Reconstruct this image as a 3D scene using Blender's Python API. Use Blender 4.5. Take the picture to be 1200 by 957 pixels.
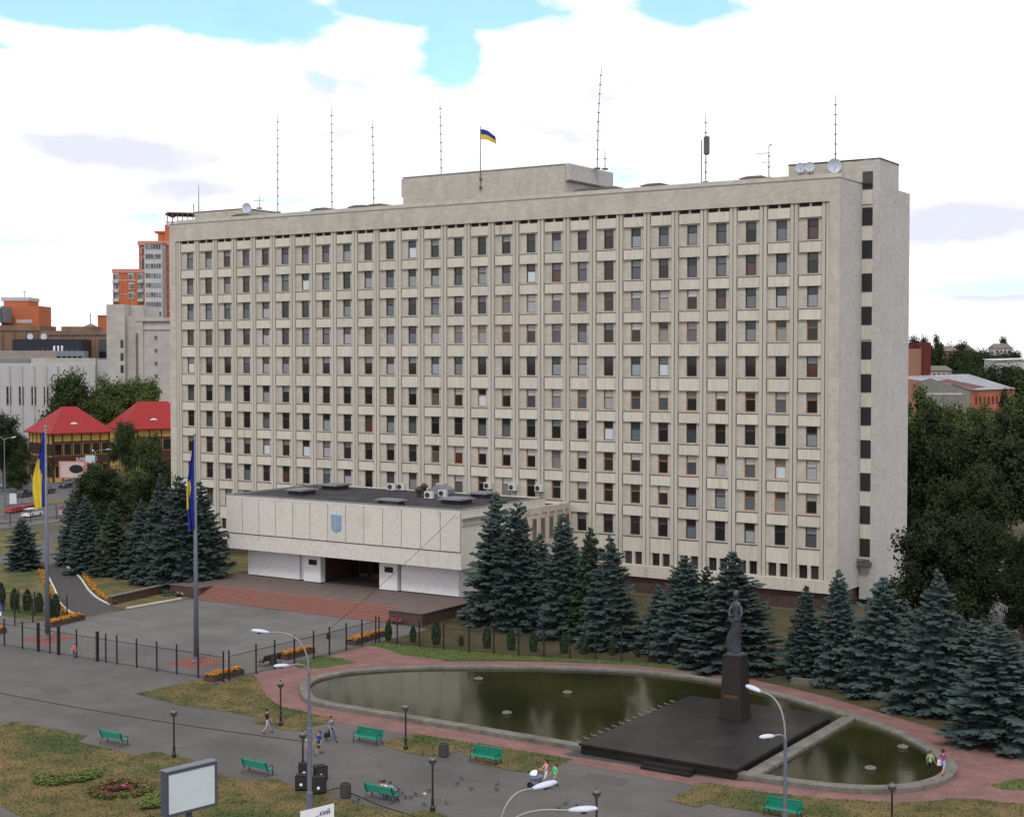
import bpy, bmesh, math, random
from mathutils import Vector, Matrix, Quaternion
rnd = random.Random(7)
R_ = math.radians
for o in list(bpy.data.objects): bpy.data.objects.remove(o)
scn = bpy.context.scene
COL = scn.collection

# ------------------------------------------------------------------ camera
F_PX, YAW, PITCH = 1716.33, -0.5778, -0.0332
CAM = Vector((154.28, -150.16, 27.0))
cd = bpy.data.cameras.new('camera'); cam = bpy.data.objects.new('camera', cd); COL.objects.link(cam)
cd.sensor_width = 36; cd.lens = F_PX / 1200 * 36; cd.clip_start = .5; cd.clip_end = 20000
cam.location = CAM; cam.rotation_euler = (math.pi/2 + PITCH, 0, -YAW)
scn.camera = cam
# ------------------------------------------------------------------ sky, sun, exposure
SUN_AZ, SUN_EL = R_(215), R_(52)          # azimuth measured from +x towards +y: behind the camera
sun_dir = Vector((math.cos(R_(-62))*math.cos(SUN_EL), math.sin(R_(-62))*math.cos(SUN_EL), math.sin(SUN_EL)))
ld = bpy.data.lights.new('sun', 'SUN'); ld.energy = 1.45; ld.angle = R_(12); ld.color = (1, .96, .9)
sun = bpy.data.objects.new('sun', ld); COL.objects.link(sun)
sun.rotation_euler = sun_dir.to_track_quat('Z', 'Y').to_euler()
scn.view_settings.view_transform = 'Standard'; scn.view_settings.look = 'None'
scn.view_settings.gamma = 1; scn.view_settings.use_curve_mapping = False
scn.view_settings.exposure = 0.16

FW = Vector((math.sin(YAW)*math.cos(PITCH), math.cos(YAW)*math.cos(PITCH), math.sin(PITCH)))
RT = Vector((math.cos(YAW), -math.sin(YAW), 0)); UP = RT.cross(FW)
def ray(x, y): return FW + RT*((x-600)/F_PX) - UP*((y-478.5)/F_PX)
def G(x, y, z=0.0):
    d = ray(x, y); t = (z-CAM.z)/d.z; return CAM + d*t
def D(x, y, dep): return CAM + ray(x, y)*dep
def onY(x, y, Y): d = ray(x, y); return CAM + d*((Y-CAM.y)/d.y)
def onX(x, y, X): d = ray(x, y); return CAM + d*((X-CAM.x)/d.x)

w = bpy.data.worlds.new('World'); scn.world = w; w.use_nodes = True
nt = w.node_tree; nt.nodes.clear(); N = nt.nodes.new; L = nt.links.new
def mnode(t, op, a, b=None, c=None, nt=nt):
    n = nt.nodes.new(t); n.operation = op
    for i, v in enumerate((a, b, c)):
        if v is None: continue
        if hasattr(v, 'is_linked') or hasattr(v, 'links'): nt.links.new(v, n.inputs[i])
        else: n.inputs[i].default_value = v
    return n
def build_sky():
    M = lambda op, a, b=None, c=None: mnode('ShaderNodeMath', op, a, b, c).outputs[0]
    sky = N('ShaderNodeTexSky'); sky.sky_type = 'NISHITA'; sky.sun_disc = False
    sky.sun_elevation = SUN_EL; sky.sun_rotation = math.atan2(sun_dir.x, sun_dir.y)
    sky.air_density = 1.0; sky.dust_density = .6; sky.ozone_density = 1.5
    tc = N('ShaderNodeTexCoord'); dirv = tc.outputs['Generated']
    mp = N('ShaderNodeMapping'); mp.inputs['Scale'].default_value = (7, 7, 17); mp.inputs['Location'].default_value = (1.3, .4, 2.2); L(dirv, mp.inputs[0])
    n1 = N('ShaderNodeTexNoise'); n1.inputs['Scale'].default_value = 1.0; n1.inputs['Detail'].default_value = 9; n1.inputs['Roughness'].default_value = .58; L(mp.outputs[0], n1.inputs['Vector'])
    # openings in the cloud deck: (px, py, half width px, half height px, weight)
    holes = [(70, 10, 130, 28, 1.2), (260, 12, 120, 26, 1.2), (10, 54, 40, 12, .8), (535, 62, 34, 36, 1.0), (465, 4, 90, 20, 1.0), (590, 14, 90, 22, .95), (800, 4, 70, 24, .95),
             (20, 282, 75, 9, .6), (320, 235, 60, 14, .5), (730, 205, 60, 22, .7), (1140, 338, 90, 9, .75), (1120, 285, 70, 7, .3)]
    base = None
    nz = M('SUBTRACT', n1.outputs[0], .5)
    for (px, py, a, b, wt) in holes:
        c = ray(px, py).normalized()
        s = mnode('ShaderNodeVectorMath', 'SUBTRACT', dirv, None); s.inputs[1].default_value = c
        dx = mnode('ShaderNodeVectorMath', 'DOT_PRODUCT', s.outputs[0], None); dx.inputs[1].default_value = RT*(F_PX/a)
        dz = mnode('ShaderNodeVectorMath', 'DOT_PRODUCT', s.outputs[0], None); dz.inputs[1].default_value = UP*(F_PX/b)
        r2 = M('ADD', M('MULTIPLY', dx.outputs['Value'], dx.outputs['Value']), M('MULTIPLY', dz.outputs['Value'], dz.outputs['Value']))
        g = M('MULTIPLY', M('POWER', 2.718, M('MULTIPLY', r2, -.9)), wt)
        base = g if base is None else M('MAXIMUM', base, g)
    # scattered openings elsewhere on the sky
    hol = N('ShaderNodeMapRange'); L(M('SUBTRACT', base, M('MULTIPLY', nz, 2.6)), hol.inputs[0]); hol.inputs[1].default_value = .36; hol.inputs[2].default_value = .60; hol.inputs[4].default_value = .80
    mp2 = N('ShaderNodeMapping'); mp2.inputs['Scale'].default_value = (5, 5, 19); mp2.inputs['Location'].default_value = (4.1, 2.4, .3); L(dirv, mp2.inputs[0])
    n2 = N('ShaderNodeTexNoise'); n2.inputs['Scale'].default_value = 1.4; n2.inputs['Detail'].default_value = 9; n2.inputs['Roughness'].default_value = .6; L(mp2.outputs[0], n2.inputs['Vector'])
    shade = N('ShaderNodeMapRange'); L(n2.outputs[0], shade.inputs[0]); shade.inputs[1].default_value = .50; shade.inputs[2].default_value = .74
    # grey undersides seen in the picture
    shb = None
    for (px, py, a, b, wt) in [(130, 180, 110, 22, 1.0), (620, 150, 110, 30, .8), (1130, 262, 110, 24, 1.0), (1150, 345, 120, 14, .7), (1100, 215, 60, 10, .5), (250, 220, 90, 14, .6), (780, 180, 80, 14, .4), (60, 290, 120, 14, .5), (420, 165, 90, 16, .55)]:
        c = ray(px, py).normalized()
        s = mnode('ShaderNodeVectorMath', 'SUBTRACT', dirv, None); s.inputs[1].default_value = c
        dx = mnode('ShaderNodeVectorMath', 'DOT_PRODUCT', s.outputs[0], None); dx.inputs[1].default_value = RT*(F_PX/a)
        dz = mnode('ShaderNodeVectorMath', 'DOT_PRODUCT', s.outputs[0], None); dz.inputs[1].default_value = UP*(F_PX/b)
        r2 = M('ADD', M('MULTIPLY', dx.outputs['Value'], dx.outputs['Value']), M('MULTIPLY', dz.outputs['Value'], dz.outputs['Value']))
        g = M('MULTIPLY', M('POWER', 2.718, M('MULTIPLY', r2, -1.0)), wt)
        shb = g if shb is None else M('MAXIMUM', shb, g)
    shs = N('ShaderNodeMapRange'); L(M('SUBTRACT', shb, M('MULTIPLY', nz, 3.4)), shs.inputs[0]); shs.inputs[1].default_value = .22; shs.inputs[2].default_value = .72
    tot = M('MAXIMUM', M('MULTIPLY', shade.outputs[0], .5), shs.outputs[0])
    cl = N('ShaderNodeMixRGB'); L(M('MULTIPLY', tot, .8), cl.inputs[0]); cl.inputs[1].default_value = (10.2, 10.2, 10.4, 1); cl.inputs[2].default_value = (6.9, 7.1, 8.3, 1)
    skm = N('ShaderNodeMixRGB'); skm.blend_type = 'MULTIPLY'; skm.inputs[0].default_value = 1; L(sky.outputs[0], skm.inputs[1]); skm.inputs[2].default_value = (1.25, 1.9, 1.75, 1)
    mx = N('ShaderNodeMixRGB'); L(hol.outputs[0], mx.inputs[0]); L(cl.outputs[0], mx.inputs[1]); L(skm.outputs[0], mx.inputs[2])
    bg = N('ShaderNodeBackground'); L(mx.outputs[0], bg.inputs[0]); bg.inputs[1].default_value = .1
    out = N('ShaderNodeOutputWorld'); L(bg.outputs[0], out.inputs[0])
build_sky()

# ------------------------------------------------------------------ materials
MATS = {}
def mat(name, col, col2=None, scale=1.0, rough=.8, bump=0.0, bscale=None, spec=.3, metal=0.0, stretch=(1, 1, 1), lo=.35, hi=.65, third=None, detail=5, objcol=False, orand=0.0, bricks=None, fine=None, crack=None):
    m = bpy.data.materials.new(name); m.use_nodes = True; t = m.node_tree; ns, lk = t.nodes, t.links
    b = ns['Principled BSDF']; b.inputs['Roughness'].default_value = rough; b.inputs['Metallic'].default_value = metal
    b.inputs['Specular IOR Level'].default_value = spec
    _tc = ns.new('ShaderNodeTexCoord'); _oi = ns.new('ShaderNodeObjectInfo'); _ad = ns.new('ShaderNodeVectorMath'); lk.new(_tc.outputs['Object'], _ad.inputs[0]); lk.new(_oi.outputs['Location'], _ad.inputs[1])
    class tc: outputs = {'Object': _ad.outputs[0]}
    csock = None
    if objcol:
        oi = ns.new('ShaderNodeObjectInfo'); csock = oi.outputs['Color']
    elif col2 is None:
        b.inputs['Base Color'].default_value = (*col, 1)
        rg = ns.new('ShaderNodeRGB'); rg.outputs[0].default_value = (*col, 1); csock = rg.outputs[0]
    else:
        mp = ns.new('ShaderNodeMapping'); mp.inputs['Scale'].default_value = stretch; lk.new(tc.outputs['Object'], mp.inputs[0])
        nz = ns.new('ShaderNodeTexNoise'); nz.inputs['Scale'].default_value = scale; nz.inputs['Detail'].default_value = detail; nz.inputs['Roughness'].default_value = .62; lk.new(mp.outputs[0], nz.inputs['Vector'])
        cr = ns.new('ShaderNodeValToRGB'); cr.color_ramp.elements[0].position = lo; cr.color_ramp.elements[1].position = hi
        cr.color_ramp.elements[0].color = (*col, 1); cr.color_ramp.elements[1].color = (*col2, 1); lk.new(nz.outputs[0], cr.inputs[0]); csock = cr.outputs[0]
        if third:
            c3, sc3, l3, h3 = third
            n3 = ns.new('ShaderNodeTexNoise'); n3.inputs['Scale'].default_value = sc3; n3.inputs['Detail'].default_value = 4; lk.new(mp.outputs[0], n3.inputs['Vector'])
            mr = ns.new('ShaderNodeMapRange'); mr.inputs[1].default_value = l3; mr.inputs[2].default_value = h3; lk.new(n3.outputs[0], mr.inputs[0])
            mx = ns.new('ShaderNodeMixRGB'); lk.new(mr.outputs[0], mx.inputs[0]); lk.new(csock, mx.inputs[1]); mx.inputs[2].default_value = (*c3, 1); csock = mx.outputs[0]
    if bricks:   # (width, height, mortar factor, joint, wall?)
        bw, bh, mf, joint, vert = bricks
        br = ns.new('ShaderNodeTexBrick'); br.inputs['Scale'].default_value = 1; br.inputs['Brick Width'].default_value = bw; br.inputs['Row Height'].default_value = bh; br.inputs['Mortar Size'].default_value = joint
        br.inputs['Color1'].default_value = (1, 1, 1, 1); br.inputs['Color2'].default_value = (.86, .86, .86, 1); br.inputs['Mortar'].default_value = (mf, mf, mf, 1); br.inputs['Mortar Smooth'].default_value = .3
        if vert:
            sp = ns.new('ShaderNodeSeparateXYZ'); lk.new(tc.outputs['Object'], sp.inputs[0])
            ad = ns.new('ShaderNodeMath'); lk.new(sp.outputs[0], ad.inputs[0]); lk.new(sp.outputs[1], ad.inputs[1])
            cb = ns.new('ShaderNodeCombineXYZ'); lk.new(ad.outputs[0], cb.inputs[0]); lk.new(sp.outputs[2], cb.inputs[1]); lk.new(cb.outputs[0], br.inputs['Vector'])
        else: lk.new(tc.outputs['Object'], br.inputs['Vector'])
        mx = ns.new('ShaderNodeMixRGB'); mx.blend_type = 'MULTIPLY'; mx.inputs[0].default_value = 1; lk.new(csock, mx.inputs[1]); lk.new(br.outputs[0], mx.inputs[2]); csock = mx.outputs[0]
    if fine:
        fz = ns.new('ShaderNodeTexNoise'); fz.inputs['Scale'].default_value = fine[0]; fz.inputs['Detail'].default_value = 3; lk.new(tc.outputs['Object'], fz.inputs['Vector'])
        mr = ns.new('ShaderNodeMapRange'); mr.inputs[1].default_value = .3; mr.inputs[2].default_value = .7; mr.inputs[3].default_value = 1-fine[1]; mr.inputs[4].default_value = 1+fine[1]; lk.new(fz.outputs[0], mr.inputs[0])
        mx = ns.new('ShaderNodeVectorMath'); mx.operation = 'SCALE'; lk.new(csock, mx.inputs[0]); lk.new(mr.outputs[0], mx.inputs['Scale']); csock = mx.outputs[0]
    if crack:
        dn = ns.new('ShaderNodeTexNoise'); dn.inputs['Scale'].default_value = .5; dn.inputs['Detail'].default_value = 6; lk.new(tc.outputs['Object'], dn.inputs['Vector'])
        dv = ns.new('ShaderNodeVectorMath'); dv.operation = 'MULTIPLY_ADD'; lk.new(dn.outputs['Color'], dv.inputs[0]); dv.inputs[1].default_value = (2.2, 2.2, 0); lk.new(tc.outputs['Object'], dv.inputs[2])
        vo = ns.new('ShaderNodeTexVoronoi'); vo.feature = 'DISTANCE_TO_EDGE'; vo.inputs['Scale'].default_value = crack[0]; lk.new(dv.outputs[0], vo.inputs['Vector'])
        mr = ns.new('ShaderNodeMapRange'); mr.inputs[1].default_value = 0; mr.inputs[2].default_value = crack[1]; mr.inputs[3].default_value = crack[2]; mr.inputs[4].default_value = 1; lk.new(vo.outputs['Distance'], mr.inputs[0])
        mx = ns.new('ShaderNodeVectorMath'); mx.operation = 'SCALE'; lk.new(csock, mx.inputs[0]); lk.new(mr.outputs[0], mx.inputs['Scale']); csock = mx.outputs[0]
    if orand:
        oi = ns.new('ShaderNodeObjectInfo'); mr = ns.new('ShaderNodeMapRange'); lk.new(oi.outputs['Random'], mr.inputs[0]); mr.inputs[3].default_value = 1-orand; mr.inputs[4].default_value = 1+orand
        mx = ns.new('ShaderNodeVectorMath'); mx.operation = 'SCALE'; lk.new(csock, mx.inputs[0]); lk.new(mr.outputs[0], mx.inputs['Scale']); csock = mx.outputs[0]
    lk.new(csock, b.inputs['Base Color'])
    if bump:
        nb = ns.new('ShaderNodeTexNoise'); nb.inputs['Scale'].default_value = bscale or scale*4; nb.inputs['Detail'].default_value = 4; lk.new(tc.outputs['Object'], nb.inputs['Vector'])
        bp = ns.new('ShaderNodeBump'); bp.inputs['Strength'].default_value = bump; bp.inputs['Distance'].default_value = .05; lk.new(nb.outputs[0], bp.inputs['Height']); lk.new(bp.outputs[0], b.inputs['Normal'])
    MATS[name] = m; return m
mat('stone', (.455, .415, .362), (.540, .497, .440), .8, .85, stretch=(1, 1, .45), third=((.385, .348, .30), .18, .58, .85), bricks=(.62, .31, .80, .018, True), detail=8)
mat('stone_rib', (.425, .392, .347), (.515, .478, .428), .5, .85, stretch=(3, 3, .08), third=((.30, .28, .235), .4, .6, .85))
mat('stone_spandrel', (.50, .462, .402), (.59, .545, .483), 1.6, .85, stretch=(2, 2, .3), orand=.06, third=((.32, .255, .21), .35, .62, .85), fine=(9, .06))
mat('stone_end', (.462, .445, .433), (.502, .484, .47), .5, .85, stretch=(1, 1, .6), bricks=(.62, .31, .9, .012, True))  # cooler than the front stone: bluish light on the end wall put in
mat('panel_stone', (.51, .488, .445), (.60, .578, .53), 3.5, .85, stretch=(1, 1, .6), orand=.03, third=((.42, .385, .33), .5, .60, .9), fine=(10, .06))
mat('white_tile', (.62, .61, .63), (.70, .69, .71), 3, .6)
mat('granite_dark', (.055, .035, .03), (.10, .06, .05), 2.5, .45, spec=.4, bricks=(1.2, .6, .8, .015, True))
mat('granite_black', (.013, .012, .012), (.021, .0195, .0195), .5, .36, spec=.25, third=((.032, .029, .028), .35, .5, .8))
mat('granite_ped', (.014, .011, .011), (.026, .021, .020), 6, .4, spec=.4)
mat('roof_felt', (.028, .026, .03), (.05, .047, .052), .6, .9, third=((.075, .07, .075), .3, .58, .75))
mat('slot_dark', (.03, .028, .028), rough=.9)
mat('zinc', (.20, .21, .235), (.28, .29, .31), 3, .5, metal=.4)
mat('frame_dark', (.06, .045, .04), rough=.6, orand=.3)
mat('frame_orange', (.33, .145, .05), (.25, .10, .035), 4, .55, orand=.25)
mat('glass', (0, 0, 0), objcol=True, rough=.05, spec=.55)
mat('glass_dark', (.012, .013, .016), rough=.08, spec=.7)
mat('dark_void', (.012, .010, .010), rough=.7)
mat('asphalt', (.082, .076, .075), (.106, .099, .097), .35, .9, bump=.15, bscale=30, third=((.064, .060, .060), .09, .52, .75), detail=10, fine=(7, .15), crack=(.09, .007, .84))
mat('asphalt_plaza', (.110, .106, .105), (.138, .133, .130), .3, .9, bump=.1, bscale=30, third=((.090, .087, .087), .12, .5, .7), detail=10, fine=(7, .13), crack=(.07, .006, .88))
mat('asphalt_path', (.048, .045, .047), (.062, .058, .060), .6, .9, fine=(7, .14))
mat('asphalt_patch', (.066, .061, .060), (.084, .078, .076), .5, .9, fine=(7, .14))
mat('asphalt_road', (.075, .073, .078), (.10, .097, .10), .2, .9)
mat('brick_path', (.165, .085, .078), (.225, .122, .112), .6, .9, bump=.2, bscale=14, third=((.13, .085, .08), .22, .55, .8), bricks=(.32, .16, .78, .02, False), fine=(4, .14))
mat('brick_pad', (.20, .07, .055), (.25, .09, .07), 1, .9, bricks=(.3, .15, .8, .02, False))
mat('platform_tile', (.115, .085, .078), (.145, .108, .098), .8, .75, bricks=(.6, .6, .8, .02, False))
mat('step_stone', (.225, .098, .075), (.29, .13, .10), 1.5, .75, stretch=(.6, 4, 4))
mat('riser_strip', (.13, .075, .065), rough=.8)
mat('lawn', (.056, .060, .018), (.150, .108, .044), .42, .95, bump=.9, bscale=7, third=((.045, .064, .016), .13, .5, .66), detail=12, lo=.36, hi=.60)
mat('lawn_shade', (.032, .032, .012), (.075, .056, .026), .35, .95, bump=.8, bscale=7, detail=10)  # colour darkened for the shade beneath the spruces
mat('lawn_green', (.045, .080, .018), (.085, .105, .028), .8, .95, bump=.8, bscale=7, detail=10)
mat('ground', (.045, .05, .022), (.09, .08, .05), .02, .95, detail=8)
mat('concrete', (.115, .108, .097), (.165, .156, .138), 1.2, .85, third=((.085, .082, .068), .8, .50, .75), fine=(5, .12))
mat('kerb_white', (.55, .54, .52), (.45, .44, .42), 3, .8)
mat('kerb_grey', (.20, .195, .185), (.26, .255, .24), 3, .85)
mat('iron_black', (.012, .012, .013), rough=.45, spec=.5)
mat('steel_grey', (.125, .135, .175), (.155, .165, .205), 2, .5, metal=.2)
mat('steel_light', (.25, .245, .25), rough=.5, metal=.2)
mat('lamp_white', (.52, .56, .68), (.46, .50, .62), 3, .45)
mat('lamp_globe', (.09, .085, .08), rough=.2, spec=.6)
mat('bench_green', (.010, .19, .135), (.018, .23, .165), 3, .5, stretch=(.5, 4, 4))
mat('bench_brown', (.045, .028, .02), rough=.6)
mat('flag_blue', (.012, .022, .20), (.02, .035, .28), 1.2, .8)
mat('flag_yellow', (.56, .43, .03), (.64, .50, .05), 1.2, .8)
mat('emblem_blue', (.20, .31, .50), rough=.6)
mat('emblem_gold', (.34, .36, .34), rough=.5)
mat('bronze', (.04, .042, .055), (.068, .07, .088), 3, .42, metal=.5, spec=.5)
mat('gold_letters', (.16, .09, .02), rough=.5, metal=.3)
mat('white_paint', (.75, .76, .78), rough=.5)
mat('billboard_face', (.50, .56, .58), (.54, .60, .62), .6, .6)
mat('billboard_frame', (.065, .07, .10), rough=.5)
mat('sign_blue', (.02, .10, .50), rough=.5)
mat('text_blue', (.05, .06, .22), rough=.6)
mat('red_roof', (.22, .010, .012), (.27, .014, .016), 1.2, .65, stretch=(1, 1, 1))
mat('yellow_wall', (.42, .29, .07), (.48, .34, .10), 1, .85)
mat('timber', (.055, .022, .014), rough=.7)
mat('orange_brick', (.40, .115, .05), (.46, .14, .065), .6, .85)
mat('pink_band', (.50, .22, .18), rough=.85)
mat('ad_face', (.50, .37, .38), (.56, .46, .46), .5, .6)
mat('pale_panel', (.40, .40, .41), (.46, .46, .47), .4, .8)
mat('white_wall', (.40, .378, .355), (.47, .447, .42), .12, .85, stretch=(1, 1, .3), third=((.32, .295, .265), .1, .5, .8), bricks=(2.4, 1.2, .9, .03, True))
mat('white_wall_low', (.38, .375, .39), (.44, .435, .45), .1, .85, stretch=(1, 1, .3))
mat('brown_brick', (.16, .10, .07), (.21, .135, .10), .3, .85)
mat('dark_cladding', (.022, .025, .038), rough=.35)
mat('grey_cladding', (.17, .19, .23), rough=.6)
mat('shed_wall', (.16, .155, .145), (.20, .195, .18), .4, .9)
mat('shed_orange', (.33, .105, .06), (.38, .125, .07), .3, .85)
mat('shed_roof', (.17, .185, .22), (.25, .265, .30), .35, .55, stretch=(1, .1, 1), third=((.16, .09, .08), .09, .55, .7))
mat('rust_roof', (.13, .06, .055), rough=.8)
mat('maroon', (.10, .018, .018), rough=.8)
mat('salmon', (.27, .135, .10), rough=.85)
mat('slate', (.12, .10, .095), (.16, .135, .125), .2, .85)
mat('bark', (.05, .04, .032), (.08, .065, .05), 4, .95, stretch=(1, 1, .2))
mat('spruce_blue', (.024, .040, .037), (.070, .099, .092), 1.3, .85, orand=.18, spec=.1, detail=3, lo=.3, hi=.7)
mat('spruce_green', (.022, .036, .024), (.052, .072, .047), 1.3, .85, orand=.15, spec=.1, detail=3)
mat('leaf_dark', (.011, .018, .008), (.030, .042, .016), .8, .8, orand=.25, spec=.15, detail=3)
mat('leaf_mid', (.022, .036, .012), (.055, .072, .024), .8, .8, orand=.25, spec=.15, detail=3)
mat('leaf_light', (.04, .062, .018), (.085, .105, .034), .8, .8, orand=.2, spec=.15, detail=3)
mat('thuja', (.012, .03, .012), (.03, .05, .02), 5, .9)
mat('flower_orange', (.44, .10, .008), (.52, .24, .015), 3.5, .8)
mat('flower_pink', (.45, .03, .16), (.5, .10, .25), 4, .8)
mat('flower_leaf', (.05, .09, .02), (.10, .14, .03), 5, .9)
mat('bed_yellow', (.12, .13, .025), (.055, .08, .02), 4, .9)
mat('bed_red', (.075, .018, .016), (.11, .028, .022), 4, .9)
mat('soil', (.05, .035, .025), rough=.95)
mat('ac_white', (.50, .50, .50), rough=.6)
mat('ac_grill', (.03, .03, .035), rough=.6)
mat('skin', (.42, .23, .16), rough=.6)
mat('hair_dark', (.02, .013, .01), rough=.6)
mat('hair_brown', (.10, .04, .02), rough=.6)
mat('tyre', (.015, .015, .015), rough=.85)
mat('car_glass', (.015, .018, .022), rough=.08, spec=.8)
mat('pigeon', (.05, .05, .058), (.09, .09, .10), 10, .8)
mat('wire', (.02, .02, .02), rough=.7)
mat('bin_grey', (.06, .056, .056), rough=.7)
for nm, c in dict(black=(.012, .012, .014), paleblue=(.32, .38, .55), blue=(.03, .05, .28), navy=(.02, .03, .10), jeans=(.04, .06, .14), greyblue=(.14, .16, .24), white=(.72, .72, .74), red=(.45, .03, .03), coral=(.62, .12, .10),
                  sky=(.16, .34, .62), green=(.10, .60, .25), olive=(.22, .24, .10), magenta=(.26, .06, .17), khaki=(.20, .22, .14), mint=(.25, .42, .22), pink=(.62, .30, .32)).items():
    mat('cloth_' + nm, c, rough=.85)
def water_material():
    m = bpy.data.materials.new('water'); m.use_nodes = True; t = m.node_tree; b = t.nodes['Principled BSDF']
    tc = t.nodes.new('ShaderNodeTexCoord')
    nz = t.nodes.new('ShaderNodeTexNoise'); nz.inputs['Scale'].default_value = .10; nz.inputs['Detail'].default_value = 5; t.links.new(tc.outputs['Object'], nz.inputs[0])
    cr = t.nodes.new('ShaderNodeValToRGB'); cr.color_ramp.elements[0].position = .35; cr.color_ramp.elements[1].position = .65
    cr.color_ramp.elements[0].color = (.014, .015, .005, 1); cr.color_ramp.elements[1].color = (.034, .034, .012, 1)
    t.links.new(nz.outputs[0], cr.inputs[0]); t.links.new(cr.outputs[0], b.inputs['Base Color'])
    b.inputs['Roughness'].default_value = .10; b.inputs['IOR'].default_value = 1.33; b.inputs['Specular IOR Level'].default_value = .5
    n2 = t.nodes.new('ShaderNodeTexNoise'); n2.inputs['Scale'].default_value = 1.6; n2.inputs['Detail'].default_value = 3; t.links.new(tc.outputs['Object'], n2.inputs[0])
    bp = t.nodes.new('ShaderNodeBump'); bp.inputs['Strength'].default_value = .10; bp.inputs['Distance'].default_value = .04; t.links.new(n2.outputs[0], bp.inputs['Height']); t.links.new(bp.outputs[0], b.inputs['Normal'])
    MATS['water'] = m
water_material()

# ------------------------------------------------------------------ builders
class MB:
    def __init__(s): s.v = []; s.f = []; s.m = []; s.cur = 0
    def add(s, vs, fs):
        k = len(s.v); s.v += [tuple(p) for p in vs]; s.f += [tuple(i+k for i in f) for f in fs]; s.m += [s.cur]*len(fs); return s
    def box(s, x0, x1, y0, y1, z0, z1):
        return s.add([(x0, y0, z0), (x1, y0, z0), (x1, y1, z0), (x0, y1, z0), (x0, y0, z1), (x1, y0, z1), (x1, y1, z1), (x0, y1, z1)],
                     [(0, 3, 2, 1), (4, 5, 6, 7), (0, 1, 5, 4), (1, 2, 6, 5), (2, 3, 7, 6), (3, 0, 4, 7)])
    def prism(s, poly, z0, z1):
        n = len(poly); a = sum(poly[i][0]*poly[(i+1) % n][1]-poly[(i+1) % n][0]*poly[i][1] for i in range(n))
        if a < 0: poly = poly[::-1]
        return s.add([(p[0], p[1], z0) for p in poly]+[(p[0], p[1], z1) for p in poly],
                     [tuple(range(n-1, -1, -1)), tuple(range(n, 2*n))]+[(i, (i+1) % n, n+(i+1) % n, n+i) for i in range(n)])
    def prism_y(s, poly, y0, y1):   # poly in x,z
        n = len(poly); a = sum(poly[i][0]*poly[(i+1) % n][1]-poly[(i+1) % n][0]*poly[i][1] for i in range(n))
        if a < 0: poly = poly[::-1]
        return s.add([(p[0], y0, p[1]) for p in poly]+[(p[0], y1, p[1]) for p in poly],
                     [tuple(range(n)), tuple(range(2*n-1, n-1, -1))]+[((i+1) % n, i, n+i, n+(i+1) % n) for i in range(n)])
    def tube(s, pts, r, n=6, r2=None):
        pts = [Vector(p) for p in pts]; m = len(pts); vs = []; fs = []
        rs = r if isinstance(r, (list, tuple)) else [r+((r2-r) if r2 is not None else 0)*i/max(1, m-1) for i in range(m)]
        ref = None
        for i, p in enumerate(pts):
            d = (pts[min(i+1, m-1)]-pts[max(i-1, 0)]).normalized()
            if ref is None: ref = d.orthogonal().normalized()
            a = (ref-d*ref.dot(d)).normalized(); ref = a; b = d.cross(a)
            for k in range(n):
                t = 2*math.pi*k/n; vs.append(p+(a*math.cos(t)+b*math.sin(t))*rs[i])
        for i in range(m-1):
            for k in range(n): fs.append((i*n+k, i*n+(k+1) % n, (i+1)*n+(k+1) % n, (i+1)*n+k))
        fs.append(tuple(range(n-1, -1, -1))); fs.append(tuple((m-1)*n+k for k in range(n)))
        return s.add(vs, fs)
    def lathe(s, prof, c=(0, 0, 0), n=10, sx=1, sy=1):
        vs = []; fs = []; m = len(prof)
        for (r, z) in prof:
            for k in range(n):
                t = 2*math.pi*k/n; vs.append((c[0]+r*sx*math.cos(t), c[1]+r*sy*math.sin(t), c[2]+z))
        for i in range(m-1):
            for k in range(n): fs.append((i*n+k, i*n+(k+1) % n, (i+1)*n+(k+1) % n, (i+1)*n+k))
        fs.append(tuple(range(n-1, -1, -1))); fs.append(tuple((m-1)*n+k for k in range(n)))
        return s.add(vs, fs)
    def quad(s, a, b, c, d): return s.add([a, b, c, d], [(0, 1, 2, 3)])
    def mesh(s, name, mats):
        me = bpy.data.meshes.new(name); me.from_pydata(s.v, [], s.f)
        for m in (mats if isinstance(mats, (list, tuple)) else [mats]): me.materials.append(MATS[m])
        if any(s.m): me.polygons.foreach_set('material_index', s.m)
        me.update(); return me
    def build(s, name, mats, parent=None, smooth=False, loc=None):
        me = s.mesh(name, mats)
        if smooth: me.polygons.foreach_set('use_smooth', [True]*len(me.polygons))
        return put(name, me, parent, loc)
def put(name, me, parent=None, loc=None, rz=0, sc=None):
    o = bpy.data.objects.new(name, me); COL.objects.link(o)
    if parent: o.parent = parent
    if loc is not None: o.location = loc
    if rz: o.rotation_euler = (0, 0, rz)
    if sc is not None: o.scale = sc if isinstance(sc, (tuple, list)) else (sc, sc, sc)
    return o
def tag(o, label, cat, group=None):
    o['label'] = label; o['category'] = cat
    if group: o['group'] = group
    return o
def empty(name, label, cat, loc=(0, 0, 0), rz=0, group=None, sc=None):
    return tag(put(name, None, None, loc, rz, sc), label, cat, group)
def structure(o): o['kind'] = 'structure'; return o
def stuff(o): o['kind'] = 'stuff'; return o
def copy_tree(o, parent=None):
    c = o.copy(); COL.objects.link(c); c.parent = parent
    for ch in o.children: copy_tree(ch, c)
    return c
def B(): return MB()
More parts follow.
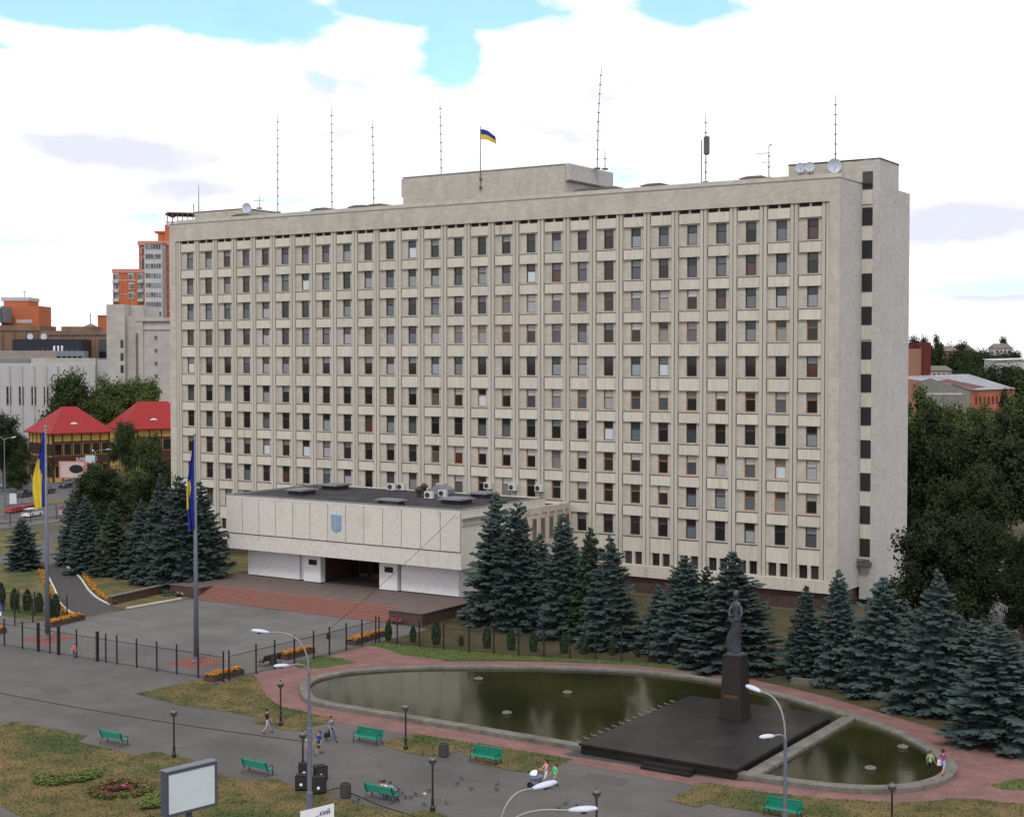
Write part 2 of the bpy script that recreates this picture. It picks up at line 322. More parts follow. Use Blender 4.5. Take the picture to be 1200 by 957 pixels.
def smoothed(pts, per=6, closed=True):
    n = len(pts); out = []
    for i in range(n if closed else n-1):
        p0, p1, p2, p3 = [Vector(pts[(i+k) % n if closed else min(max(i+k, 0), n-1)]) for k in (-1, 0, 1, 2)]
        for j in range(per):
            t = j/per
            out.append(.5*((2*p1)+(p2-p0)*t+(2*p0-5*p1+4*p2-p3)*t*t+(-p0+3*p1-3*p2+p3)*t**3))
    if not closed: out.append(Vector(pts[-1]))
    return out
def offset(pts, d):   # outward for a counter-clockwise outline; d number or function
    n = len(pts); out = []
    for i in range(n):
        t = (pts[(i+1) % n]-pts[i-1]).normalized(); nn = Vector((t.y, -t.x))
        out.append(pts[i]+nn*(d(pts[i]) if callable(d) else d))
    return out
def sheet(name, pts, z, m, thick=0.0):
    b = B(); pts = [(p[0], p[1]) for p in pts]; n = len(pts)
    a = sum(pts[i][0]*pts[(i+1) % n][1]-pts[(i+1) % n][0]*pts[i][1] for i in range(n))
    if a < 0: pts = pts[::-1]
    b.add([(x, y, z) for x, y in pts], [tuple(range(n))])
    return structure(b.build(name, m))
def px(*l): return [tuple(G(a, b).xy) for a, b in l]
def rag(pts, amp, step=.7, seed=0):    # uneven lawn edge
    r = random.Random(seed); out = []; n = len(pts)
    for i in range(n):
        a, b = Vector(pts[i][:2]), Vector(pts[(i+1) % n][:2]); L_ = (b-a).length; k = max(1, min(60, int(L_/step)))
        for j in range(k):
            p = a+(b-a)*(j/k)
            if j: p = p+Vector((r.gauss(0, amp), r.gauss(0, amp)))
            out.append(p)
    return out

# ------------------------------------------------------------------ ground, pavements, lawns
def ground():
    b = B(); n = 64; R = 9000
    b.add([(R*math.cos(2*math.pi*i/n), R*math.sin(2*math.pi*i/n)+500, -.06) for i in range(n)], [tuple(range(n))])
    structure(b.build('ground', 'ground'))
    sheet('square_pavement', [(-120, -170), (230, -170), (230, -60), (66.2, -60.5), (-120, -60.5)], .0, 'asphalt')
    sheet('forecourt_pavement', [(67.4, -60.8), (67.4, -32.4), (62, -31.9), (33.8, -31.9), (33.0, -50.8), (-60, -50.8), (-60, -60.8)], .008, 'asphalt_plaza')
    sheet('lawn', [(65.9, -62), (67.3, -60.4), (175, -75), (175, -2), (65.9, -2)], .004, 'lawn_shade')
    sheet('lawn', rag([(-75, -50.9), (32.9, -50.9), (33.6, -31.9), (31, -22), (31, -1), (-75, -1)], .04, 1.5, 1), .004, 'lawn')
    sheet('lawn', rag(px((-40, 853), (0, 850), (19, 845), (103, 861.7), (91, 868.8), (160, 884), (181, 880), (225, 889), (245, 903), (290, 915), (327, 912), (350, 924), (395, 925.5), (380, 932), (425, 942.5), (480, 953.7), (497, 947.5), (522, 955), (540, 966))
                      + [(106, -90.5), (85, -93)] + px((27, 957), (0, 944), (-40, 930)), .07, .8, 2), .012, 'lawn')
    sheet('lawn', rag(px((158, 813), (212, 826), (270, 834), (306, 842), (295, 846), (316, 849.5), (337, 855.5), (355, 856), (396, 842.5), (367, 836), (326, 826), (314, 816), (306, 803), (298, 791), (256, 800.5), (232, 796)), .07, .8, 3), .024, 'lawn')
    sheet('lawn', rag(px((345, 779), (372, 768), (400, 771), (420, 776), (376, 783), (350, 783)), .08, .6, 4), .024, 'lawn_green')
    sheet('lawn', rag(px((447, 871), (485, 859), (580, 874), (672, 889), (636, 906), (600, 903), (560, 894), (540, 880), (500, 886), (470, 880)), .07, .8, 5), .024, 'lawn')
    sheet('lawn', rag(px((783, 937.5), (823, 916.4), (900, 928.5), (949, 933.5), (1049, 940), (1085, 939), (1115, 935), (1200, 941), (1290, 950), (1290, 1010), (1050, 985), (940, 960), (896, 953), (832, 941), (817, 946)), .07, .8, 6), .028, 'lawn')
    sheet('lawn', rag(px((1162, 920), (1178, 915), (1200, 912), (1260, 905), (1260, 928), (1200, 926), (1175, 925)), .06, .6, 7), .028, 'lawn_green')
    sheet('lawn', rag(px((430, 756), (457, 761), (470, 767), (522, 774), (580, 772.5), (660, 774.5), (720, 777.5), (790, 784), (860, 792), (860, 786), (790, 779), (720, 773), (660, 770), (580, 764.5), (522, 760), (466, 755), (440, 752)), .06, .7, 8), .018, 'lawn_green')
    # brick paving round the pool
    return
POOL = smoothed([(75.87, -61.17), (79.4, -63.4), (88, -63.5), (98, -63.5), (108, -63.6), (116.4, -63.7), (121, -63.2), (124.2, -61.9), (126.2, -59.6), (127.0, -56.6), (126.4, -53.5), (124.2, -50.5), (121.3, -47.6), (118.5, -45.6), (114.5, -43.4), (110, -41.1), (105.2, -39.4),
                 (101, -38.5), (97, -38.5), (93, -39.4), (88, -41.5), (84, -43.7), (80.9, -45.8), (77.9, -48.0), (75.3, -50.7), (73.4, -53.9), (73.4, -57.8)], 5)
def pool():
    POOLv = [Vector((p[0], p[1])) for p in POOL]
    def wid(p):
        a = max(0, (p.x-116)/11); c = max(0, (84-p.x)/11)
        return 2.9+3.2*a*max(0, min(1, (-44-p.y)/8))+1.6*c*max(0, min(1, (p.y+64)/5))*max(0, min(1, (-50-p.y)/5))
    o = offset(POOLv, wid)
    sheet('brick_path', o, .012, 'brick_path')
    sheet('brick_path', px((278, 797), (300, 789), (325, 783.5), (348, 776.5), (386, 768), (428, 757), (440, 755), (470, 767), (522, 773.5), (470, 785), (420, 783), (380, 796), (352, 806), (330, 812), (305, 803)), .016, 'brick_path')
    sheet('brick_path', px((1118, 905), (1150, 906), (1200, 905), (1260, 898), (1260, 945), (1200, 938), (1120, 936)), .016, 'brick_path')
    sheet('apron_pavement', px((660, 884), (683, 875), (868, 906), (905, 917), (862, 914), (800, 906)), .02, 'asphalt_path')
    # rim: one ring with rounded top edge
    prof = [(0.0, .02), (0.0, .30), (-.06, .34), (-.82, .34), (-.88, .30), (-.88, -.28)]
    rings = [[(q.x, q.y, z) for q in offset(POOLv, d)] for d, z in prof]; n = len(POOLv); b = B()
    b.add([p for r in rings for p in r], [(i*n+k, i*n+(k+1) % n, (i+1)*n+(k+1) % n, (i+1)*n+k) for i in range(len(prof)-1) for k in range(n)])
    tag(b.build('pool_basin', 'concrete'), 'grey concrete basin rim around the half round pool', 'pool')
    b = B(); inn = offset(POOLv, -.86); b.add([(p.x, p.y, .12) for p in inn], [tuple(range(n))]); structure(b.build('water', 'water', smooth=True))
    for i, (x, y) in enumerate([(561, 796), (665, 812), (594, 836), (1020, 901), (1058, 876)]):
        g = G(x, y, .12); b = B(); b.lathe([(.05, -.1), (.34, -.02), (.40, .10), (.36, .16), (.12, .16), (.10, .26), (.02, .26)], (0, 0, 0), 10)
        o = b.build('fountain_nozzle', 'concrete', loc=g); tag(o, 'pale round fountain nozzle standing in the dark pool water', 'fountain nozzle', 'fountain nozzles in the pool')
    # row of water jets along the monument terrace edge
    for k in range(15):
        y = -63.0+k*1.02; b = B(); b.tube([(0, 0, .05), (0, 0, .45), (-.22, 0, .52), (-.50, 0, .50), (-.54, 0, .62)], .028, 5)
        tag(b.build('jet_pipe', 'kerb_grey', loc=(103.35, y, 0)), 'small pale jet pipe rising from the water beside the black terrace', 'jet pipe', 'jet pipes along the terrace')
LAWN_EDGES = []
_sheet = sheet
def sheet(name, pts, z, m, thick=0.0):
    o = _sheet(name, pts, z, m)
    if name == 'lawn' and m != 'lawn_shade' and z > .01: LAWN_EDGES.append(([(p[0], p[1]) for p in pts], z, m))
    return o
ground(); pool()
def inside(x, y, P):
    c = False; j = len(P)-1
    for i in range(len(P)):
        if (P[i][1] > y) != (P[j][1] > y) and x < (P[j][0]-P[i][0])*(y-P[i][1])/(P[j][1]-P[i][1])+P[i][0]: c = not c
        j = i
    return c
def tufts():
    r = random.Random(77)
    for P, z, m in LAWN_EDGES:
        x0, x1 = min(p[0] for p in P), max(p[0] for p in P); y0, y1 = min(p[1] for p in P), max(p[1] for p in P)
        b = B(); cx, cy = (x0+x1)/2, (y0+y1)/2
        for _ in range(int(min(42000, (x1-x0)*(y1-y0)*38))):
            x, y = r.uniform(x0, x1), r.uniform(y0, y1)
            if not inside(x, y, P): continue
            a = r.uniform(0, 6.283); h = r.uniform(.03, .09)*(1.8 if r.random() < .05 else 1); w_ = r.uniform(.03, .08); lx, ly = r.uniform(-.09, .09), r.uniform(-.09, .09)
            c_, s_ = math.cos(a)*w_, math.sin(a)*w_
            b.add([(x-c_, y-s_, z-.01), (x+c_, y+s_, z-.01), (x+lx, y+ly, z+h)], [(0, 1, 2)])
        o = stuff(b.build('grass', m)); tag(o, {'lawn': 'short dry grass of the near lawns', 'lawn_green': 'greener short grass beside the brick paving'}[m], 'grass', 'short grass on the lawns')
tufts()
for q in (((46, 806), (72, 803), (86, 811), (56, 815)), ((500, 908), (530, 914), (522, 922), (492, 915)), ((690, 905), (740, 913), (730, 921), (680, 912))): sheet('asphalt_patch', px(*q), .004, 'asphalt_patch')
def monument():
    t = empty('monument_terrace', 'low black granite terrace under the statue', 'terrace', (0, 0, 0))
    x0, x1, y0, y1 = 103.75, 115.4, -64.3, -47.1
    b = B(); b.box(x0+.12, x1-.12, y0+.12, y1-.12, -.02, .60); b.build('base', 'granite_black', t)
    nx, ny = 8, 12
    me = None
    for i in range(nx):
        for j in range(ny):
            if me is None:
                b = B(); sx, sy = (x1-x0)/nx-.006, (y1-y0)/ny-.006; b.box(0, sx, 0, sy, .602, .75); me = b.mesh('slab', 'granite_black')
            put('slab', me, t, (x0+i*(x1-x0)/nx+.006, y0+j*(y1-y0)/ny+.006, rnd.uniform(0, .002)))
    b = B(); b.box(109.0, 112.6, y0-.55, y0-.01, -.02, .40); b.box(109.0, 112.6, y0-.9, y0-.56, -.02, .20); b.build('step', 'granite_black', t)
    s = B(); s.box(115.55, 116.55, -63.0, -45.4, .1, .33)
    tag(s.build('pool_walkway', 'concrete'), 'pale concrete strip along the right flank of the black terrace', 'walkway')
    p = empty('statue_pedestal', 'tall tapering dark granite pedestal with a gilt inscription band', 'pedestal', (109.75, -51.9, .756))
    def ring(h, z): return [(-h, -h, z), (h, -h, z), (h, h, z), (-h, h, z)]
    b = B(); zs = [(.93, 0), (.93, .2), (.86, .2), (.68, 4.55)]
    v = [q for h, z in zs for q in ring(h, z)]; b.add(v, [(3, 2, 1, 0), (12, 13, 14, 15)]+[(i*4+k, i*4+(k+1) % 4, (i+1)*4+(k+1) % 4, (i+1)*4+k) for i in range(3) for k in range(4)])
    b.build('shaft', 'granite_ped', p)
    b = B()
    for k in range(9): b.box(-.56+k*.13, -.48+k*.13, -.835, -.795, 1.62, 1.84)
    stuff(b.build('inscription', 'gold_letters', p))
    b = B(); b.box(-.72, .72, -.72, .72, 4.552, 4.72); b.build('cap', 'granite_ped', p)
    statue(Vector((109.75, -51.9, .756+4.722)))
def statue(base):
    # robed standing figure, one continuous surface lofted up the body, arms and cloak drawn in
    secs = [(0, .62, .50, 0, 0), (.25, .60, .48, 0, 0), (.7, .50, .42, .02, 0), (1.3, .44, .38, .06, 0), (2.0, .46, .36, .10, -.02), (2.6, .42, .32, .10, -.03), (2.95, .34, .27, .09, -.02), (3.3, .42, .28, .08, 0), (3.6, .50, .28, .06, 0), (3.78, .44, .24, .05, 0),
            (3.9, .20, .17, .05, -.02), (4.02, .14, .15, .05, -.04), (4.12, .19, .21, .05, -.06), (4.3, .24, .27, .05, -.06), (4.5, .23, .26, .05, -.04), (4.64, .14, .17, .05, -.02), (4.68, .04, .05, .05, -.02)]
    n = 28; vs = []; fs = []
    for i, (z, a, c, ox, oy) in enumerate(secs):
        for k in range(n):
            t = 2*math.pi*k/n; fold = 1+(.07*math.sin(9*t+z*1.2)+.04*math.sin(15*t-z))*max(0, min(1, (3.0-z)/1.2))
            r = fold; x = a*r*math.cos(t); y = c*r*math.sin(t)
            if z < 2.2: x -= max(0, -math.cos(t-.35))**3*.75*max(0, 1-abs(z-.95)/1.0)          # cloak blown out on one side
            vs.append((x+ox, y+oy, z))
    for i in range(len(secs)-1):
        for k in range(n): fs.append((i*n+k, i*n+(k+1) % n, (i+1)*n+(k+1) % n, (i+1)*n+k))
    fs += [tuple(range(n-1, -1, -1)), tuple((len(secs)-1)*n+k for k in range(n))]
    t = empty('statue', 'dark bronze statue of a standing figure in a long robe on the tall pedestal', 'statue', base, R_(-12), None, (.80, .80, 1.0))
    b = B(); b.add(vs, fs); b.build('figure', 'bronze', t, smooth=True)
    b = B(); b.tube([(-.42, .02, 3.55), (-.60, -.10, 3.1), (-.46, -.32, 2.75), (-.10, -.40, 2.85), (.02, -.40, 2.9)], [.15, .14, .12, .09, .07], 8)
    b.build('sleeve', 'bronze', t, smooth=True)
    b = B(); b.tube([(.52, .02, 3.55), (.72, -.06, 3.05), (.60, -.28, 2.6), (.30, -.40, 2.55), (.2, -.41, 2.56)], [.15, .14, .12, .09, .07], 8); b.build('sleeve', 'bronze', t, smooth=True)
    b = B(); b.lathe([(.80, .0), (.78, .10), (.66, .16)], (0, 0, .0), 14); b.build('plinth', 'bronze', t)
    b = B(); b.lathe([(.05, .34), (.17, .31), (.24, .2), (.25, .08), (.2, -.08)], (.05, .02, 4.38), 10); b.build('hair', 'bronze', t, smooth=True)
monument()

# ------------------------------------------------------------------ the office building
S = 3.596; NC = 27
ZK = [39.80, 36.163, 32.527, 28.89, 24.965, 21.04, 17.403, 13.766, 10.13, 6.493]
ORANGE = {2: list(range(15, 23)), 3: [12, 13, 14, 15, 16, 17, 20, 21, 22, 25, 26], 5: list(range(12, 27)), 7: list(range(12, 27)), 8: [12, 13, 14, 15, 16, 17, 18, 19, 20, 21, 24, 25, 26]}
XL, XR = -2.18, 98.15
def office():
    T = empty('office_building', 'long eleven storey pale stone office block with vertical ribs', 'building')
    WX0, WX1, WH = .84, 2.12, 2.22
    # --- window wall: one connected grid with openings and reveals
    yw, yr = .14, .46
    xs = [-.9]; holes_x = []
    for c in range(NC):
        xs += [c*S+WX0, c*S+WX1]; holes_x.append(len(xs)-2)
    xs.append(26*S+3.5)
    zs = [6.5]; holes_z = {}
    for r in range(9, -1, -1):
        zs += [ZK[r]+.16, ZK[r]+.16+WH]; holes_z[len(zs)-2] = r
    zs.append(43.95)
    b = B(); nx = len(xs); vid = {}
    def V(i, k, y):
        key = (i, k, y)
        if key not in vid: vid[key] = len(b.v); b.v.append((xs[i], y, zs[k]))
        return vid[key]
    hx = set(holes_x)
    for i in range(nx-1):
        for k in range(len(zs)-1):
            if i in hx and k in holes_z:
                for (p, q) in (((i, k), (i+1, k)), ((i+1, k), (i+1, k+1)), ((i+1, k+1), (i, k+1)), ((i, k+1), (i, k))):
                    b.f.append((V(*p, yw), V(*q, yw), V(*q, yr), V(*p, yr))); b.m.append(0)
            else: b.f.append((V(i, k, yw), V(i+1, k, yw), V(i+1, k+1, yw), V(i, k+1, yw))); b.m.append(0)
    b.build('window_wall', 'stone', T)
    # --- pilasters
    b = B(); prof = [(-.98, .30), (-.98, -.14), (-.63, -.14), (-.63, .12), (-.51, .12), (-.51, -.14), (-.16, -.14), (-.16, .30)]
    b.prism(prof, 3.25, 43.9); me = b.mesh('pilaster', 'stone_rib')
    for c in range(NC+1): put('pilaster', me, T, (c*S, 0, 0))
    # --- spandrels
    def sp(h):
        b = B(); b.box(.0, 2.56, -.10, .275, -h, -.05); b.cur = 1; b.box(-.03, 2.58, -.14, .275, -.05, 0); b.box(-.09, -.001, .02, .275, -h, -.051); return b.mesh('spandrel', ['stone_spandrel', 'slot_dark'])  # dark strip at left: joint with its shadow gap put into the colour
    m1, m2 = sp(1.20), sp(1.46)
    b = B(); b.box(0, 2.56, -.10, .275, -1.12, 0); mt = b.mesh('spandrel', 'stone_spandrel')
    for c in range(NC):
        put('spandrel', mt, T, (c*S, 0, 43.46))
        for r in range(9): put('spandrel', m2 if r in (3, 4) else m1, T, (c*S, 0, ZK[r]))
    # lower panels beneath the first row of windows
    b = B(); b.box(-.09, 2.60, .05, .275, 4.72, 6.44); b.cur = 1; b.box(-.09, 2.60, .0, .275, 6.44, 6.495); lp = b.mesh('lower_panel', ['stone_spandrel', 'slot_dark'])
    gw = B(); gw.box(0, 1, .36, .40, 0, 1.4)
    for c in range(NC): put('lower_panel', lp, T, (c*S, 0, 0))
    # --- windows
    def fr(w_, h_, m, tr=.64):
        b = B(); e = .10
        xsf = [0, e, w_-e, w_]; zsf = [0, e, h_*tr-.055, h_*tr+.055, h_-e, h_]
        for i in range(3):
            for k in range(5):
                if i == 1 and k in (1, 3): continue
                b.box(xsf[i], xsf[i+1], -.07, .04, zsf[k], zsf[k+1])
        bm = bmesh.new(); me = b.mesh('t', m); bm.from_mesh(me); bmesh.ops.remove_doubles(bm, verts=bm.verts, dist=1e-5)
        seen = {}
        for f in list(bm.faces):
            k = tuple(round(q, 3) for q in f.calc_center_median()); seen.setdefault(k, []).append(f)
        bmesh.ops.delete(bm, geom=[f for l in seen.values() if len(l) > 1 for f in l], context='FACES')
        m2 = bpy.data.meshes.new('window'); bm.to_mesh(m2); bm.free(); m2.materials.append(MATS[m]); return m2
    ww = WX1-WX0; fd, fo = fr(ww, WH, 'frame_dark'), fr(ww, WH, 'frame_orange')
    b = B(); b.quad((.07, 0, .07), (ww-.07, 0, .07), (ww-.07, 0, WH*.64-.035), (.07, 0, WH*.64-.035)); lo = b.mesh('pane', 'glass')
    b = B(); b.quad((.07, 0, WH*.64+.035), (ww-.07, 0, WH*.64+.035), (ww-.07, 0, WH-.07), (.07, 0, WH-.07)); up = b.mesh('pane', 'glass')
    rr = random.Random(11)
    def tint(r, o):
        v = rr.random(); hi = r < 4
        if v < (.30 if hi else .58): g = rr.uniform(.006, .024); return (g, g*1.03, g*1.1, 1)
        if v < (.70 if hi else .80): g = rr.uniform(.06, .16); return (g*.86, g*.97, g*1.12, 1)  # bluish tones, commoner in upper rows: curtains and painted-in sky reflection
        if v < .92: g = rr.uniform(.18, .36); return (g*.93, g, g*1.05, 1)
        if v < .955: return (.08, .036, .03, 1)
        return (.55, .59, .63, 1)
    def tint_up(r, o):
        if o and rr.random() < .45: g = rr.uniform(.30, .60); return (g*.96, g, g*1.03, 1)
        g = rr.uniform(.008, .06) if rr.random() < .75 else rr.uniform(.12, .25); return (g*.95, g, g*1.08, 1)
    for c in range(NC):
        for r in range(10):
            og = c in ORANGE.get(r, ())
            wo = put('window', fo if og else fd, T, (c*S+WX0, yr-.12, ZK[r]+.16))
            p = put('pane', lo, wo, (0, -.01, 0)); p.color = tint(r, og)
            p = put('pane', up, wo, (0, -.01, 0)); p.color = tint_up(r, og)
    # --- ground floor windows, two to a bay
    def gfr(w_):
        b = B(); e = .06; b.box(0, e, 0, .08, 0, 1.4); b.box(w_-e, w_, 0, .08, 0, 1.4); b.box(e, w_-e, 0, .08, 0, e); b.box(e, w_-e, 0, .08, 1.4-e, 1.4); b.box(w_*.5-.025, w_*.5+.025, .0, .08, e, 1.4-e); return b.mesh('window', 'frame_dark')
    gA, gB = gfr(1.0), gfr(.9)
    def gp(w_): b = B(); b.quad((.05, .05, .05), (w_-.05, .05, .05), (w_-.05, .05, 1.35), (.05, .05, 1.35)); return b.mesh('pane', 'glass')
    pA, pB = gp(1.0), gp(.9)
    b = B(); b.box(-.09, .14, .10, .5, 3.22, 4.72); b.box(1.14, 1.50, .02, .5, 3.22, 4.72); b.box(2.40, 2.60, .10, .5, 3.22, 4.72); pier = B()
    pr = B(); pr.box(1.14, 1.50, .02, .5, 3.22, 4.72); prm = pr.mesh('pier', 'stone_rib')
    pl = B(); pl.box(-.09, .14, .10, .5, 3.22, 4.72); plm = pl.mesh('pier', 'stone')
    pq = B(); pq.box(2.40, 2.60, .10, .5, 3.22, 4.72); pqm = pq.mesh('pier', 'stone')
    for c in range(NC):
        if 8 <= c <= 17: continue          # covered by the entrance hall
        for m_ in (prm, plm, pqm): put('pier', m_, T, (c*S, 0, 0))
        for m_, pm, x in ((gA, pA, .14), (gB, pB, 1.5)):
            wo = put('window', m_, T, (c*S+x, .30, 3.26)); p = put('pane', pm, wo); g = rr.uniform(.01, .05); p.color = (g, g, g, 1)
    # --- top band, end piers, plinth
    b = B(); b.box(XL, XR, -.30, .28, 43.9, 46.3); b.build('cornice_band', 'stone', T)
    b = B(); b.box(XL-.03, XR+.03, -.34, 6.52, 46.3, 46.42); b.build('coping', 'zinc', T)
    b = B(); b.box(XL, -.98, -.30, .3, 1.9, 43.9); b.build('end_pier', 'stone', T)
    b = B(); b.box(26*S+3.5, XR, -.30, .3, 3.25, 43.9); b.build('end_pier', 'stone', T)
    b = B(); b.box(XL, XR, -.62, .35, 1.9, 3.22); b.build('base_band', 'stone_spandrel', T)
    b = B(); b.box(XL+.3, XR-.3, -.1, 17, -.1, 1.9); b.build('plinth', 'granite_dark', T)
    # cornice slot blocks; the slot is a dark strip painted for its recess shade
    b = B(); b.box(1.12, 1.40, -.02, .2, 43.47, 43.88); bl = b.mesh('slot_block', 'stone_rib')
    b = B(); b.box(.0, 2.58, .10, .13, 43.46, 43.9); sl = b.mesh('slot', 'slot_dark')
    for c in range(NC): put('slot_block', bl, T, (c*S, 0, 0)); put('slot', sl, T, (c*S, 0, 0))
    # --- body behind the facade (core), end wall, roof
    b = B(); b.box(XL+.01, XR-.25, .78, 17.3, 1.9, 46.0); b.build('core', 'stone', T)
    b = B(); b.box(XR-.25, XR, .3, 6.5, 1.9, 46.3); b.build('end_wall', 'stone_end', T)
    b = B(); b.box(XL, XL+.008, .3, 17.3, 1.9, 46.3); b.build('end_wall', 'stone_end', T)
    b = B(); b.box(XL+.4, XR-.3, 1.4, 17.2, 46.0, 46.5); b.build('roof_deck', 'roof_felt', T)
    b = B(); b.box(XL+.5, XR-.35, .85, 1.25, 46.43, 47.0); b.build('parapet', 'stone', T)
    # --- stair tower on the right end with landing windows
    xt = 100.1
    b = B(); b.box(XR, xt, 6.5, 12.9, .5, 48.95); b.build('stair_tower', 'stone_end', T)
    b = B(); b.box(89.5, XR-.002, 6.52, 12.9, 46.52, 48.9); b.build('stair_tower', 'stone', T)
    b = B(); b.box(XR-.1, xt-.004, 12.9, 16.9, .5, 46.1); b.build('rear_wing', 'stone_end', T)
    b = B(); b.box(89.45, xt+.06, 6.46, 12.95, 48.95, 49.05); b.build('coping', 'slot_dark', T)
    wz = [45.7]+[41.75-k*3.636+(-.15 if k > 3 else 0) for k in range(11)]
    b = B(); b.box(0, 1.16, -.05, 0, 0, 1.95); lw = b.mesh('landing_window', 'glass_dark')
    b = B(); b.box(0, 1.16, -.11, 0, 0, 1.4); ls = b.mesh('landing_spandrel', 'stone_spandrel')
    for z in wz:
        if z > 4: put('landing_window', lw, T, (98.19, 6.5, z)); put('landing_spandrel', ls, T, (98.19, 6.5, z-1.62))
    b = B(); b.box(98.2, 99.6, 5.6, 6.4, 4.3, 4.75); b.box(98.2, 99.6, 5.55, 5.65, 4.75, 5.1); b.build('balcony', 'concrete', T)
    # --- left stair head
    b = B(); b.box(-4.1, 6.2, 6.6, 12.9, 46.45, 48.75); b.build('stair_head', 'stone', T)
    b = B(); b.box(-4.15, 6.25, 6.55, 12.95, 48.75, 48.86); b.build('coping', 'slot_dark', T)
    b = B(); b.box(-4.1, XL, 6.6, 12.9, .5, 46.45); b.build('stair_tower', 'stone_end', T)
    # --- lift and machine storey in the middle of the roof, side box overhanging
    b = B(); b.box(35.4, 60.45, 5.7, 16.5, 46.5, 51.1); b.build('machine_storey', 'stone', T)
    b = B(); b.box(60.46, 60.9, 5.9, 17.0, 49.15, 51.25); b.box(60.9, 61.0, 5.95, 16.95, 49.25, 51.15); b.build('side_fascia', 'stone_end', T)
    b = B(); b.box(34.95, 35.39, 5.9, 17.0, 48.6, 51.0); b.build('side_fascia', 'stone_end', T)
    b = B(); b.box(35.3, 60.44, 5.62, 16.6, 51.1, 51.2); b.build('coping', 'zinc', T)
    # --- low vents on the roof edge
    for x in (33.5, 30.5, 24.0, 65.5, 68.5, 74.5, 87.0, 9.5):
        b = B(); b.prism_y([(-1.2, .6), (-1.6, .75), (-.5, .95), (1.2, .95), (1.9, .7), (1.2, .6), (1.0, 0), (-1.0, 0)], 0, 2.2)
        b.build('roof_vent', 'slate', T, loc=(x, 1.8, 46.5))
    return T
office()

